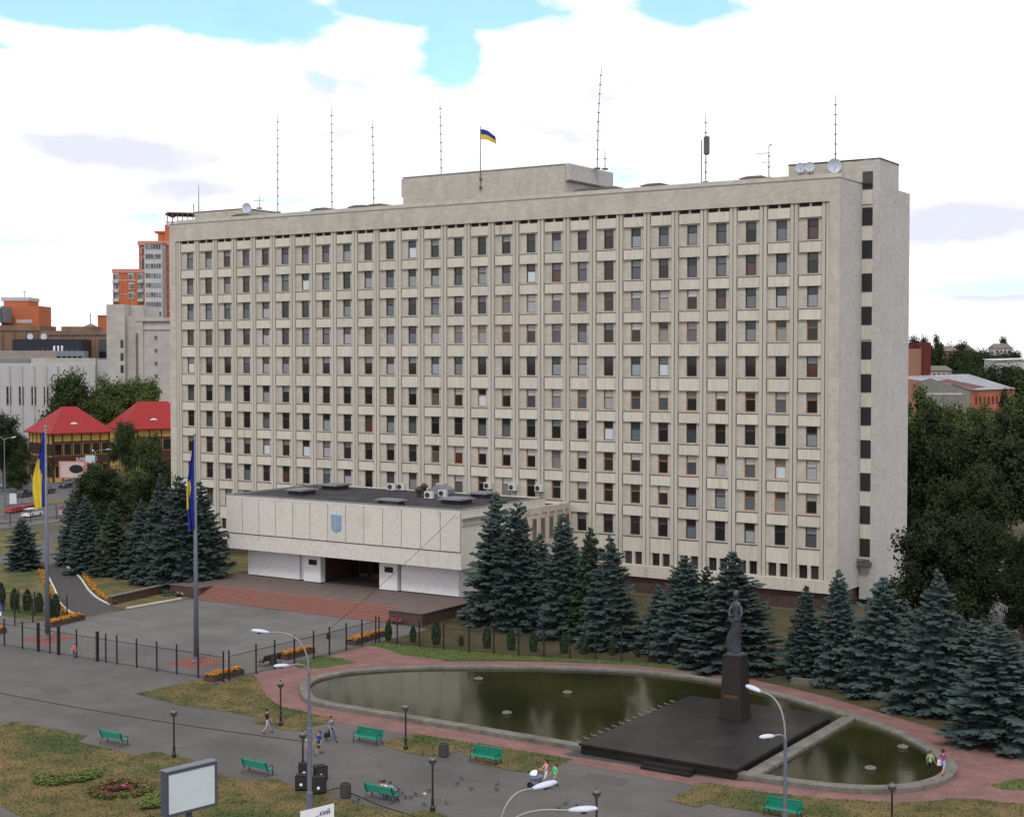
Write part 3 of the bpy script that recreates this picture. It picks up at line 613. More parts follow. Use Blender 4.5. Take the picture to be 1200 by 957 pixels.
def roof_things():
    def dish(x, y, z, r, az, label):
        t = empty('satellite_dish', label, 'dish', (x, y, z), az)
        b = B(); prof = [(r*k/6, -.0+(r*k/6)**2*.35) for k in range(7)]
        n = 14; vs = [(0, 0, 0)]; fs = []
        for (rr, zz) in prof[1:]:
            for k in range(n): vs.append((rr*math.cos(2*math.pi*k/n), -zz-.25, rr*math.sin(2*math.pi*k/n)))
        vs[0] = (0, -.25, 0)
        for k in range(n): fs.append((0, 1+k, 1+(k+1) % n))
        for i in range(5):
            for k in range(n): fs.append((1+i*n+k, 1+(i+1)*n+k, 1+(i+1)*n+(k+1) % n, 1+i*n+(k+1) % n))
        b.add(vs, fs); b.build('reflector', 'lamp_white', t, smooth=True, loc=(0, 0, .0))
        b = B(); b.tube([(0, 0, -r-.5), (0, 0, 0), (0, -.2, 0)], .05, 5); b.build('bracket', 'steel_grey', t)
        b = B(); b.tube([(0, -.3, -r*.8), (0, -r*.9-.3, -.1)], .025, 4); b.build('feed_arm', 'steel_grey', t)
    p = onY(938, 197, 6.2); dish(p.x, 6.1, p.z, .55, R_(25), 'small white dish at the left of three on the right stair head')
    p = onY(949, 196, 6.2); dish(p.x, 6.1, p.z, .55, R_(25), 'small white dish beside the larger one on the right stair head')
    p = onY(977, 195, 6.2); dish(p.x, 6.1, p.z, .80, R_(35), 'largest white dish on the right stair head')
    p = onY(290, 244, 6.0); dish(p.x, 6.0, p.z, .7, R_(25), 'white dish on the left stair head beside a cross aerial')
    def mast(px_, yt, yb, Y, lean=0, lab='', extra=None, zb=None):
        a = onY(px_, yb, Y); c = onY(px_+lean, yt, Y); h = c.z-a.z
        t = empty('antenna_mast', lab, 'antenna', (a.x, Y, a.z if zb is None else zb)); h += 0 if zb is None else a.z-zb
        dx = c.x-a.x
        b = B(); n = 6; b.tube([(dx*(k/n)**2, 0, h*k/n) for k in range(n+1)], .065, 5, .03); b.build('pole', 'steel_grey', t)
        k = int(h/1.1)
        b = B()
        for i in range(1, k):
            u = i/k; b.box(dx*u*u-.11, dx*u*u+.11, -.11, .11, h*u, h*u+.10)
        stuff(b.build('collars', 'slate', t))
        b = B(); b.box(-.3, .3, -.3, .3, -.08, .10); b.build('foot', 'concrete', t)
        if extra: extra(t, h)
    mast(325.5, 134, 249, 4, 0, 'tall thin aerial rising behind the left stair head')
    mast(389, 126, 247, 4, -.5, 'tallest thin aerial between the left stair head and machine storey')
    mast(438, 140, 243, 4, -2, 'thin aerial with collars close to the left of the machine storey')
    mast(517, 118, 205, 8, -1.5, 'thin aerial standing on the machine storey roof', zb=51.2)
    mast(700, 78, 194, 12, 5, 'leaning whip aerial on the right end of the machine storey', zb=51.2)
    mast(709, 175, 194, 13, 0, 'short aerial beside the leaning whip aerial', zb=51.2)
    def drum(t, h):
        b = B(); b.lathe([(.2, 0), (.34, .15), (.34, 2.0), (.2, 2.15)], (.1, 0, h*.40), 10); b.build('drum', 'slate', t)
        b = B(); b.tube([(-.55, 0, 0), (-.55, 0, h*.62)], .06, 5); b.build('side_pole', 'steel_grey', t)
    mast(827, 133, 214, 4, 0, 'aerial mast with a grey drum half way up', drum)
    def yagi(t, h):
        b = B(); b.tube([(-1.6, 0, h*.78), (.1, 0, h*.78)], .04, 4); b.tube([(-.9, 0, h*.5), (.1, 0, h*.5)], .035, 4); b.tube([(0, 0, h), (.35, 0, h+.15)], .06, 5); b.build('cross_arms', 'steel_light', t)
    mast(901, 171, 209, 4, 0, 'short aerial with side arms left of the right stair head', yagi)
    mast(979, 112, 190, 9, 0, 'very thin tall aerial on the right stair head', zb=49.05)
    def cross(t, h):
        b = B(); b.tube([(-1.1, 0, h*.6), (1.1, 0, h*.6)], .05, 4); b.build('cross_arm', 'steel_light', t)
    mast(304, 229, 244, 8, 0, 'cross aerial on the left stair head', cross, zb=48.86)
    # flag on the machine storey
    a = onY(563, 222, 5.5); c = onY(564.5, 148, 5.5)
    t = empty('roof_flagpole', 'thin flagpole fixed to the front of the machine storey', 'flagpole', (a.x, 5.5, a.z))
    b = B(); b.tube([(0, 0, 0), (0, 0, c.z-a.z)], .07, 6, .05); b.build('pole', 'steel_grey', t)
    b = B(); b.box(-.12, .12, -.1, .16, .1, .35); b.box(-.12, .12, -.1, .16, 1.2, 1.4); b.build('bracket', 'rust_roof', t)
    fl = B(); nu, nv = 10, 6
    for j in range(nv+1):
        for i in range(nu+1):
            u, v = i/nu, j/nv; fl.v.append((.07+u*2.3, .35*math.sin(u*6.0+v*.8)*u, -.35-v*1.35*(1-.30*u)-u*u*.85-.3*u))
    for j in range(nv):
        for i in range(nu): k = j*(nu+1)+i; fl.f.append((k, k+1, k+nu+2, k+nu+1)); fl.m.append(0 if j < nv/2 else 1)
    o = fl.build('flag', ['flag_blue', 'flag_yellow'], smooth=True, loc=(a.x, 5.5, c.z)); tag(o, 'small blue and yellow flag flying on the roof', 'flag')
roof_things()

# ------------------------------------------------------------------ entrance hall
BX0, BX1, BY0, ZT, ZB = 30.85, 64.89, -22.99, 11.02, 4.66
PZ = 1.28
def text_mesh(body, size, m, name):
    cu = bpy.data.curves.new(name, 'FONT'); cu.body = body; cu.size = size; cu.extrude = .01; cu.align_x = 'CENTER'
    o = bpy.data.objects.new('tmp', cu); COL.objects.link(o); bpy.context.view_layer.update()
    me = bpy.data.meshes.new_from_object(o.evaluated_get(bpy.context.evaluated_depsgraph_get())); bpy.data.objects.remove(o)
    me.materials.clear(); me.materials.append(MATS[m]); return me
def hall():
    T = empty('entrance_hall', 'low entrance hall with pale upright panels and a blue shield', 'building')
    ys = -6.0
    b = B(); b.box(BX0, BX1, BY0, ys, ZB, ZT-.35); b.build('hall_body', 'panel_stone', T)
    b = B(); b.box(BX0+.3, BX1-.02, ys, .0, 1.9, 9.7); b.build('link_body', 'stone', T)
    # front panels with open joints
    n = 13; x = BX0; pw = (BX1-BX0)/n
    b = B(); b.box(BX0+.02, BX1-.02, BY0-.03, BY0-.003, 6.43, ZT-.352); b.build('joint_backing', 'slate', T)
    b = B(); b.box(.05, pw-.05, -.17, -.032, 6.55, ZT-.36); me = b.mesh('panel', 'panel_stone')
    for k in range(n): put('panel', me, T, (BX0+k*pw, BY0, 0))
    b = B(); b.box(BX0-.01, BX1+.01, BY0-.05, BY0-.003, ZB-.02, 6.42); b.build('lower_band', 'panel_stone', T)
    b = B(); b.box(BX0, BX1, BY0-.18, BY0-.001, ZT-.35, ZT); b.box(BX0, BX0+.3, BY0, ys, ZT-.35, ZT); b.box(BX1-.3, BX1+.01, BY0, ys, ZT-.35, ZT); b.box(BX0+.3, BX1-.3, ys-.3, ys, ZT-.35, ZT); b.build('parapet', 'panel_stone', T)
    b = B(); b.box(BX0-.05, BX1+.05, BY0-.23, BY0+.2, ZT, ZT+.06); b.box(BX0-.05, BX0+.35, BY0+.2, ys, ZT, ZT+.06); b.box(BX1-.35, BX1+.05, BY0+.2, ys, ZT, ZT+.06); b.build('coping', 'zinc', T)
    b = B(); b.box(BX0+.32, BX1-.32, BY0+.05, ys-.32, ZT-.34, ZT-.10); b.build('roof', 'roof_felt', T)
    b = B(); b.box(BX0+.6, BX1-.35, ys+.01, -.72, 9.7, 9.76); b.build('roof', 'roof_felt', T)
    # right flank: ledge, fins and tall windows of the link
    b = B(); b.box(BX1+.002, BX1+.14, BY0+.1, -.75, 9.35, 10.05); b.box(BX1-.35, BX1, ys+.001, -.75, 9.76, 10.05); b.build('side_cornice', 'stone', T)
    b = B(); b.box(BX1+.141, BX1+.30, BY0-.1, ys-5, 9.92, 10.12); b.build('ledge', 'zinc', T)
    fin = B(); fin.box(BX1, BX1+.22, -.16, .16, 1.9, 9.35); fm = fin.mesh('fin', 'stone')
    wn = B(); wn.box(BX1+.002, BX1+.07, -.42, .42, 6.3, 8.8); wm = wn.mesh('window', 'frame_orange')
    gp = B(); gp.box(BX1+.072, BX1+.08, -.32, .32, 6.45, 8.65); gm = gp.mesh('pane', 'glass')
    for k in range(7):
        y = -12.0+k*1.82
        put('fin', fm, T, (0, y-.91, 0)); wo = put('window', wm, T, (0, y, 0)); p = put('pane', gm, wo); p.color = (.09, .10, .11, 1)
    # undercroft
    b = B(); b.box(BX0+2.2, 43.6, -20.65, ys, PZ-.02, ZB-.001); b.build('undercroft', 'granite_dark', T)
    b = B(); b.box(53.3, BX1-2.2, -20.65, ys, PZ-.02, ZB-.001); b.build('undercroft', 'granite_dark', T)
    b = B(); b.box(43.61, 53.29, -15.4, ys, PZ-.02, ZB-.001); b.build('undercroft', 'dark_void', T)  # near-black colour stands in for the deep shade of the entrance recess
    def wall(x0, x1, y, m, nm='wall'):
        b = B(); b.box(x0, x1, y, y+.5, PZ+.12, ZB-.30); b.build(nm, m, T)
    yw = -21.2
    wall(32.5, 40.6, yw, 'white_tile'); wall(40.7, 42.0, yw+.25, 'white_tile'); wall(53.9+1.6, 63.3, yw, 'white_tile')
    b = B(); b.box(62.8, 63.3, yw+.5, ys-.5, PZ, ZB-.02); b.build('wall', 'white_tile', T)
    b = B(); b.box(32.5, 33.0, yw+.5, ys-.5, PZ, ZB-.02); b.build('wall', 'white_tile', T)
    for x0, x1 in ((41.6, 44.1), (52.7, 55.2)):
        b = B(); b.box(x0, x1, yw-.35, yw+.5, PZ+.1, ZB-.28); pier = b.build('entrance_pier', 'white_tile', T)
        b = B(); b.box(x0+.75, x1-.55, yw-.40, yw-.355, 3.35, 3.95); b.build('name_plate', 'dark_void', pier)
    # doors set deep
    for k in range(4):
        x = 45.0+k*1.95; b = B(); b.box(x, x+.12, -15.7, -15.52, PZ, 4.3); b.box(x+1.6, x+1.72, -15.7, -15.52, PZ, 4.3); b.box(x+.12, x+1.6, -15.7, -15.52, 4.15, 4.3); b.box(x+.12, x+1.6, -15.7, -15.52, PZ, PZ+.3)
        d = b.build('door', 'frame_dark', T); b = B(); b.box(x+.12, x+1.6, -15.62, -15.58, PZ+.3, 4.15); b.build('pane', 'glass_dark', d)
        b = B(); b.box(x+.3, x+1.4, -15.76, -15.73, PZ+.35, PZ+.6); b.build('kick_plate', 'gold_letters', d)
    # shield with trident
    cx = BX0+6.5*pw
    b = B(); sh = [(-.70, .95), (.70, .95), (.70, -.5), (.53, -.76), (.2, -.86), (0, -.97), (-.2, -.86), (-.53, -.76), (-.70, -.5)]
    b.prism_y(sh, -.30, -.165); e = b.build('shield', 'emblem_blue', T, loc=(cx, BY0, 8.62))
    b = B(); t0, t1 = -.34, -.302
    for s in (-1, 1): b.box(min(s*.34, s*.46), max(s*.34, s*.46), t0, t1, -.28, .55)
    b.box(-.07, .07, t0, t1, -.5, .62); b.box(-.34, -.07, t0, t1, -.28, -.18); b.box(.07, .34, t0, t1, -.28, -.18); b.prism_y([(-.2, -.29), (.2, -.29), (0, -.72)], t0-.004, t1)
    b.build('trident', 'emblem_gold', e)
    # platform, flanks and steps
    P = empty('entrance_platform', 'raised red granite entrance platform with broad steps', 'platform')
    b = B(); b.box(29.8, 65.9, -29.1, -6.5, 0, PZ-.10); b.build('base', 'granite_dark', P)
    b = B(); b.box(29.7, 66.0, -29.08, -6.4, PZ-.10, PZ); b.build('paving', 'platform_tile', P)
    for x0, x1 in ((29.8, 34.6), (61.6, 65.9)):
        b = B(); b.box(x0, x1, -31.25, -29.1, 0, PZ-.1); f = b.build('flank', 'granite_dark', P)
        b = B(); b.box(x0-.1, x1+.1, -31.35, -29.081, PZ-.1, PZ); b.build('coping', 'platform_tile', f)
    ns = 8; run = 2.8/ns
    for k in range(ns):
        b = B(); b.box(34.6-.09*(ns-k)*0, 61.6, -31.9+k*run, -29.1, PZ/ns*k*.97+.012, PZ/ns*(k+1)*.97); b.cur = 1
        b.box(34.6, 61.6, -31.9+k*run-.012, -31.9+k*run-.001, PZ/ns*k*.97+.012, PZ/ns*(k+.45)*.97)  # darker strip along the foot of each riser
        b.build('step', ['step_stone', 'riser_strip'], P)
    # roof lights and plant on the hall roof
    zr = ZT-.10
    def light(x, y, w_, d_, lab):
        t = empty('roof_light', lab, 'roof light', (x, y, zr), 0)
        b = B(); b.box(-w_*.4, w_*.4, -d_*.4, d_*.4, 0, .5); b.build('upstand', 'roof_felt', t)
        b = B(); b.box(-w_/2, w_/2, -d_/2, d_/2, .5, .62); b.cur = 0; b.box(-w_*.42, w_*.42, -d_*.42, d_*.42, .62, .70); b.build('lid', 'zinc', t)
    for (a, c, lab, w_, d_) in [(354, 577, 'grey roof light nearest the left corner of the hall roof', 2.6, 3.2), (393, 571, 'grey roof light near the back left of the hall roof', 2.8, 3.2), (535, 588, 'wide grey roof light near the right corner of the hall roof', 3.2, 3.0), (566, 581, 'grey roof light close to the right parapet of the hall roof', 2.6, 2.6), (455, 590, 'flat grey hatch cover on the front edge of the hall roof', 3.4, 1.6)]:
        g = G(a, c+2, zr); light(g.x, max(g.y, BY0+1.2), w_, d_, lab)
    def ac(x, y, z, lab, g='air conditioners on the hall roof', rz=0):
        t = empty('air_conditioner', lab, 'air conditioner', (x, y, z), rz, g)
        b = B(); b.box(-.55, .55, -.2, .2, .12, .92); b.build('case', 'ac_white', t)
        b = B(); b.lathe([(.30, 0), (.30, .03), (.05, .04)], (0, 0, 0), 12); o = b.build('fan_grill', 'ac_grill', t, loc=(-.15, -.20, .52)); o.rotation_euler = (math.pi/2, 0, 0)
        b = B(); b.box(-.45, -.35, -.2, .2, 0, .12); b.box(.35, .45, -.2, .2, 0, .12); b.build('feet', 'iron_black', t)
    for (a, c) in [(459, 573), (470, 573), (503, 583), (519, 581)]:
        g = G(a, c+2, zr); ac(g.x, g.y, zr, 'white air conditioner standing on the black hall roof', rz=R_(8))
    for (a, c) in [(516, 571), (572, 570), (601, 572), (632, 573)]:
        g = onY(a, c, -.45); ac(g.x, -.45, g.z-.4, 'white air conditioner hung on the facade above the hall roof', 'air conditioners on the facade')
    for (a, c) in [(491, 578), (497, 574)]:
        g = G(a, c+4, zr); b = B(); b.lathe([(.3, 0), (.3, .7), (.5, .75), (.5, .9), (.15, 1.2), (.02, 1.25)], (0, 0, 0), 10)
        tag(b.build('roof_cowl', 'bench_brown', loc=(g.x, g.y, zr)), 'brown mushroom vent cowl among the air conditioners', 'vent cowl', 'vent cowls on the hall roof')
    b = B(); b.prism_y([(-1.2, 0), (1.2, 0), (1.2, .5), (0, 1.1), (-1.2, .5)], 0, 2.2); g = G(541, 575, zr)
    tag(b.build('roof_hatch', 'zinc', loc=(g.x, min(g.y, -8.6), zr)), 'grey gabled roof hatch at the back of the hall roof', 'hatch')
hall()

# ------------------------------------------------------------------ fences
def fence(name, label, pts, h=2.6, thick=(), step=.16):
    T = empty(name, label, 'fence', (pts[0][0], pts[0][1], 0)); o0 = Vector((pts[0][0], pts[0][1], 0))
    post = B(); post.box(-.05, .05, -.05, .05, 0, h); pm = post.mesh('post', 'iron_black')
    tp = B(); tp.box(-.11, .11, -.11, .11, 0, h+.1); tm = tp.mesh('post', 'iron_black')
    for i, p in enumerate(pts): put('post', tm if i in thick else pm, T, (p[0]-o0.x, p[1]-o0.y, 0))
    for i in range(len(pts)-1):
        a, b_ = Vector((*pts[i], 0))-o0, Vector((*pts[i+1], 0))-o0; L_ = (b_-a).length; an = math.atan2(b_.y-a.y, b_.x-a.x)
        r = B(); r.box(.05, L_-.05, -.02, .02, h*.79, h*.79+.05); put('rail', r.mesh('rail', 'iron_black'), T, a, an)
        r = B(); r.box(.05, L_-.05, -.02, .02, .12, .16); put('rail', r.mesh('rail', 'iron_black'), T, a, an)
        r = B(); k = int(L_/step)
        for j in range(1, k): x = L_*j/k; r.box(x-.006, x+.006, -.006, .006, .161, h*.79-.001)
        stuff(put('pickets', r.mesh('pickets', 'iron_black'), T, a, an))
f1x = [67.3, 64.36, 61.8, 59.37, 56.86, 54.35, 52.92, 51.82, 49.05, 46.61, 45.41, 43.79, 41.56, 38.94, 36.3, 33.7, 31.1, 28.5]
fence('iron_fence', 'black iron fence with a double gate along the front of the forecourt', [(x, -61.1) for x in f1x], thick=(7, 9, 11))
fence('iron_fence', 'black iron fence beside the flower boxes on the forecourt edge', [(67.45, y) for y in (-60.6, -57.3, -54.95, -52.4, -49.8, -47.6, -45.2, -42.9, -40.8)])
f3 = [(67.6, -40.5), (69.6, -40.25), (72.1, -40.1), (74.7, -39.8), (77.35, -39.45), (79.8, -39.0), (82.2, -38.5), (84.5, -37.85), (86.8, -37.1), (89.0, -36.3), (91.3, -35.6), (93.6, -34.8), (95.8, -34.0), (98.2, -33.2), (100.6, -32.3), (103, -31.3), (105.4, -30.2), (107.7, -29.0), (110, -27.7)]
fence('iron_fence', 'black iron fence curving between the pool and the spruce row', f3, h=2.5)
fence('iron_fence', 'black iron fence across the lawn beside the small dark thujas', [(33.0-2.55*k, -48.7) for k in range(10)])
fence('iron_fence', 'short black iron fence by the blue parking sign', [(31.4, -49.6), (31.2, -51.6), (30.9, -53.6)], h=2.5)
ff = [G(a, b_) for a, b_ in ((-12, 622), (12, 617), (36, 613), (53, 610.5), (66, 608), (80, 605.5), (95, 603))]
fence('iron_fence', 'far black fence between the lawn and the street', [(p.x, p.y) for p in ff], h=2.4, step=.4)

# ------------------------------------------------------------------ flagpoles and flags
def pole(x, y, h, lab):
    t = empty('flagpole', lab, 'flagpole', (x, y, 0))
    b = B(); b.tube([(0, 0, .02), (0, 0, h*.4), (0, 0, h)], [.24, .19, .09], 12); b.build('shaft', 'steel_grey', t, smooth=True)
    b = B(); b.lathe([(.42, 0), (.42, .12), (.28, .2), (.26, .5)], (0, 0, .02), 12); b.build('base', 'steel_grey', t)
    b = B(); b.lathe([(.02, 0), (.13, .06), (.15, .15), (.1, .25), (.01, .28)], (0, 0, h), 8); b.build('finial', 'steel_light', t)
def hung_flag(x, y, z, lab, L_, wd, rz, yellow, seed=0):
    # limp flag: s runs from the pole outwards, t down the cloth
    ns_, nt_ = 26, 40; b = B()
    for j in range(nt_+1):
        for i in range(ns_+1):
            t, s_ = j/nt_, i/ns_; e = min(1, t*1.5)
            wv = wd*(.22+.78*e*e*(3-2*e))*(1-.18*max(0, t-.75)*4)
            lat = .10+s_*wv+.05*math.sin(7*t+3*s_+seed)*s_
            dp = (.20*math.sin(s_*8.5+t*2.2+seed)+.09*math.sin(s_*17+t*5))*min(1, .3+t)
            b.v.append((-lat, dp, -t*L_*(1+.05*s_)-.06*math.sin(s_*8)*t))
    for j in range(nt_):
        for i in range(ns_): k = j*(ns_+1)+i; b.f.append((k, k+1, k+ns_+2, k+ns_+1)); b.m.append(1 if yellow((i+.5)/ns_, (j+.5)/nt_) else 0)
    o = b.build('flag', ['flag_blue', 'flag_yellow'], smooth=True, loc=(x, y, z)); o.rotation_euler = (0, 0, rz); tag(o, lab, 'flag')
p1, p2 = (39.6, -56.6), (59.6, -56.6)
H1 = 27*(749-501)/(749-421); H2 = 27*(775-509.5)/(775-421)
pole(*p1, H1, 'grey steel flagpole near the curved path'); pole(*p2, H2, 'grey steel flagpole beside the corner of the front fence')
hung_flag(*p1, H1-.4, 'blue and yellow flag hanging limp with much yellow showing', 7.1, 1.15, -YAW, lambda q, t: t > .30+.05*math.sin(q*9) and q > max(.26, .95-(t-.30)*2.6))
hung_flag(*p2, H2-.3, 'mostly blue flag with a yellow fold hanging limp', 7.9, .66, -YAW+.25, lambda q, t: .45 < t < .74 and q > .56+.14*math.sin(t*20), 2)
for (x, y) in (p1, p2): sheet('brick_pad', [(x-2.0, y-2.0), (x+2.0, y-2.0), (x+2.0, y+2.0), (x-2.0, y+2.0)], .016, 'brick_pad')

# ------------------------------------------------------------------ curved path, kerbs, planters, flowers
def strip(name, pts, wd, z0, z1, m, lab, cat, parent=None):
    pts = smoothed([Vector((p[0], p[1])) for p in pts], 6, False); b = B(); n = len(pts); vs = []; fs = []
    for i, p in enumerate(pts):
        t = (pts[min(i+1, n-1)]-pts[max(i-1, 0)]).normalized(); nn = Vector((-t.y, t.x))*wd/2
        vs += [(*(p+nn), z0), (*(p+nn), z1), (*(p-nn), z1), (*(p-nn), z0)]
    for i in range(n-1):
        for k in range(4): fs.append((i*4+k, i*4+(k+1) % 4, i*4+4+(k+1) % 4, i*4+4+k))
    fs += [(3, 2, 1, 0), tuple((n-1)*4+k for k in range(4))]
    b.add(vs, fs); return tag(b.build(name, m), lab, cat)
Lp = px((50, 659), (53, 669), (64, 691), (70.5, 707), (83, 718), (93, 722)); Rp = px((75, 661.6), (92.5, 675.7), (103.4, 691), (114, 701), (128.5, 708.6), (149, 712.7))
sheet('path', [(p.x, p.y) for p in smoothed([Vector(q) for q in Lp], 6, False)] + [(p.x, p.y) for p in smoothed([Vector(q) for q in Rp], 6, False)][::-1], .014, 'asphalt_path')
sheet('path', px((50, 659), (75, 662), (70, 654), (60, 640), (66, 630), (110, 620), (110, 616), (55, 626), (45, 640), (-30, 655), (-30, 662), (45, 656)), .010, 'asphalt_road')
strip('kerb', Lp[1:], .2, -.02, .14, 'kerb_white', 'white kerb on the fence side of the curved path', 'kerb')
strip('kerb', Rp[:-1], .2, -.02, .14, 'kerb_white', 'white kerb on the spruce side of the curved path', 'kerb')
strip('kerb', px((149, 713), (180, 707.5), (212, 701.8)), .28, -.02, .16, 'kerb_white', 'straight white kerb leading to the red steps', 'kerb')
RW = strip('retaining_wall', px((129, 708.5), (175, 698), (217, 688)), .5, -.02, .9, 'granite_dark', 'low dark wall climbing from the path to the entrance platform', 'wall')
strip('coping', [(p[0], p[1]) for p in px((129, 708.5), (175, 698), (217, 688))], .7, .905, 1.0, 'concrete', 'grey coping', 'coping')
cp_ = [o for o in COL.objects if o.name.startswith('coping') and o.get('category') == 'coping'][0]; cp_.parent = RW; del cp_['label']; del cp_['category']
def flowers(name, pts, wd, h, mats, lab, cat, n, seed=0, group=None, z=0.02, probs=(.55, .3, .15)):
    r = random.Random(seed); b = B(); pts = [Vector((p[0], p[1])) for p in pts]; seg = [(pts[i+1]-pts[i]).length for i in range(len(pts)-1)]; tot = sum(seg)
    c = sum(pts, Vector((0, 0)))/len(pts)
    for _ in range(n):
        t = r.random()*tot
        for i, s in enumerate(seg):
            if t <= s: break
            t -= s
        d = (pts[i+1]-pts[i]).normalized(); q = pts[i]+d*t+Vector((-d.y, d.x))*r.uniform(-wd/2, wd/2)-c
        zz = z+h*r.uniform(.35, 1); s = r.uniform(.07, .15); a = r.uniform(0, 6.28)
        x, y = s*math.cos(a), s*math.sin(a); b.cur = r.choices(range(len(mats)), probs[:len(mats)])[0]
        if b.cur == len(mats)-1: zz *= .75
        tz = r.uniform(-.05, .05)
        b.quad((q.x-x, q.y-y, zz-tz), (q.x+y, q.y-x, zz+tz), (q.x+x, q.y+y, zz+.02), (q.x-y, q.y+x, zz-.02))
    # leafy bed under the blooms
    b.cur = len(mats)-1
    for i in range(len(pts)-1):
        k = max(1, int(seg[i]/.5)); d = (pts[i+1]-pts[i])/k; nn = Vector((-d.y, d.x)).normalized()*wd*.42
        for j in range(k):
            q = pts[i]+d*j-c; e = q+d; hh = z+h*.45*r.uniform(.8, 1.1)
            b.add([(*(q+nn), z-.02), (*(q+nn*.6), hh), (*(q-nn*.6), hh), (*(q-nn), z-.02), (*(e+nn), z-.02), (*(e+nn*.6), hh), (*(e-nn*.6), hh), (*(e-nn), z-.02)], [(0, 1, 5, 4), (1, 2, 6, 5), (2, 3, 7, 6)])
    o = b.build(name, mats, loc=(c.x, c.y, 0)); tag(o, lab, cat, group); return o
OF = ['flower_orange', 'flower_leaf']
def shift(pts, d):
    out = []
    for i, p in enumerate(pts):
        t = (Vector(pts[min(i+1, len(pts)-1)])-Vector(pts[max(i-1, 0)])).normalized(); out.append(Vector(p)+Vector((-t.y, t.x))*d)
    return out
flowers('flower_border', shift(Lp[1:], -.6), .65, .4, OF, 'orange flower border along the fence side of the curved path', 'flowers', 1100, 1, probs=(.6, .4))
flowers('flower_border', shift(Rp[1:-1], .6), .6, .4, OF, 'orange flower border along the spruce side of the curved path', 'flowers', 800, 2, probs=(.6, .4))
def planter(a, c, lab, seed, wd=1.1):
    a, c = G(*a, .3).xy, G(*c, .3).xy; d = c-a; L_ = d.length
    t = empty('planter', lab, 'planter', (a.x, a.y, 0), math.atan2(d.y, d.x))
    b = B(); b.box(0, L_, -wd/2, -wd/2+.1, 0, .42); b.box(0, L_, wd/2-.1, wd/2, 0, .42); b.box(0, .1, -wd/2+.1, wd/2-.1, 0, .42); b.box(L_-.1, L_, -wd/2+.1, wd/2-.1, 0, .42); b.build('box', 'granite_dark', t)
    b = B(); b.box(.1, L_-.1, -wd/2+.1, wd/2-.1, .0, .36); b.build('soil', 'soil', t)
    o = flowers('flowers', [(0, 0), (L_, 0)], wd*.9, .35, OF, '', '', int(150*L_), seed, z=.36, probs=(.5, .5))
    for k in ('label', 'category'): del o[k]
    o.parent = t; o.location = (L_/2, 0, 0); stuff(o)
planter((244, 794), (281, 785), 'long planter of orange flowers at the corner of the front fence', 3)
planter((331, 769), (364, 760), 'planter of orange flowers beside the dark bench', 4)
planter((411, 752), (447, 741), 'planter of orange flowers where the side fence turns', 5)
planter((57, 731), (95, 722), 'planter of orange flowers at the end of the curved path', 6)
planter((-12, 740), (4, 737), 'planter of orange flowers under the blue parking sign', 7)
b5 = flowers('flower_bed', px((462, 731), (478, 728)), 1.0, .5, ['flower_pink', 'flower_leaf'], 'pink flowers at the foot of the entrance platform', 'flowers', 260, 8, probs=(.7, .3))
flowers('flower_bed', px((210, 699), (228, 693)), 1.0, .5, ['white_paint', 'flower_leaf'], 'white flowers beside the left end of the red steps', 'flowers', 160, 9, probs=(.3, .7))
# ornamental beds in the near lawn
def curve_bed(pts, lab, mats, seed, wd=1.0, probs=(.5, .5), n=900):
    P = [Vector(q) for q in px(*pts)]; P = smoothed(P, 4, False); flowers('flower_bed', [(p.x, p.y) for p in P], wd, .3, mats, lab, 'flower bed', n, seed, probs=probs)
curve_bed([(51, 910), (50, 917), (60, 919), (80, 916), (100, 913), (109, 910), (108, 904)], 'curved yellow green ornamental bed nearest the lawn corner', ['bed_yellow', 'flower_leaf'], 20, 1.1)
curve_bed([(58, 912), (75, 912), (95, 908)], 'short yellow green row inside the curved ornamental bed', ['bed_yellow', 'flower_leaf'], 24, .7, n=400)
curve_bed([(112, 932), (113, 924), (130, 918), (155, 918), (170, 922), (168, 929), (148, 934), (125, 935), (112, 932)], 'oval ornamental bed edged in red in the lawn', ['bed_red', 'bed_yellow', 'flower_leaf'], 21, .9, (.4, .35, .25))
curve_bed([(122, 928), (140, 925), (158, 925)], 'pink and red flowers in the middle of the oval bed', ['flower_pink', 'bed_red', 'flower_leaf'], 22, 1.0, (.03, .62, .35), 260)
curve_bed([(178, 948), (182, 936), (192, 934), (203, 934)], 'yellow green ornamental bed beside the blank billboard', ['bed_yellow', 'flower_leaf'], 23, 1.4)
# ------------------------------------------------------------------ benches, bins, lamps
def make_bench(name, lab, wood, loc, rz, group):
    t = empty(name, lab, 'bench', loc, rz, group)      # faces local -y
    W_ = 2.3
    sl = B(); sl.box(-W_/2, W_/2, -.056, .056, 0, .035); sm = sl.mesh('slat', wood)
    for k, (y, z, a) in enumerate([(-.42, .44, 6), (-.31, .425, 0), (-.2, .42, -4), (-.09, .425, -4), (.02, .44, 0)]):
        o = put('slat', sm, t, (0, y, z)); o.rotation_euler = (R_(a), 0, 0)
    for (y, z, a) in [(.115, .52, 105), (.15, .63, 105), (.18, .74, 106), (.215, .85, 107), (.25, .955, 110)]:
        o = put('slat', sm, t, (0, y, z)); o.rotation_euler = (R_(a), 0, 0)
    for s in (-1, 1):
        b = B(); x = s*(W_/2-.12)
        b.tube([(x, -.46, 0), (x, -.42, .25), (x, -.40, .40), (x, -.1, .38), (x, .08, .40), (x, .16, .6), (x, .30, 1.0)], .035, 5); b.tube([(x, .05, .40), (x, .22, .15), (x, .30, 0)], .035, 5)
        b.build('leg', 'iron_black', t)
        b = B(); b.tube([(x, -.42, .40), (x, -.44, .62), (x, -.25, .68), (x, .17, .66)], .028, 5); b.build('arm_rest', 'iron_black', t)
    return t
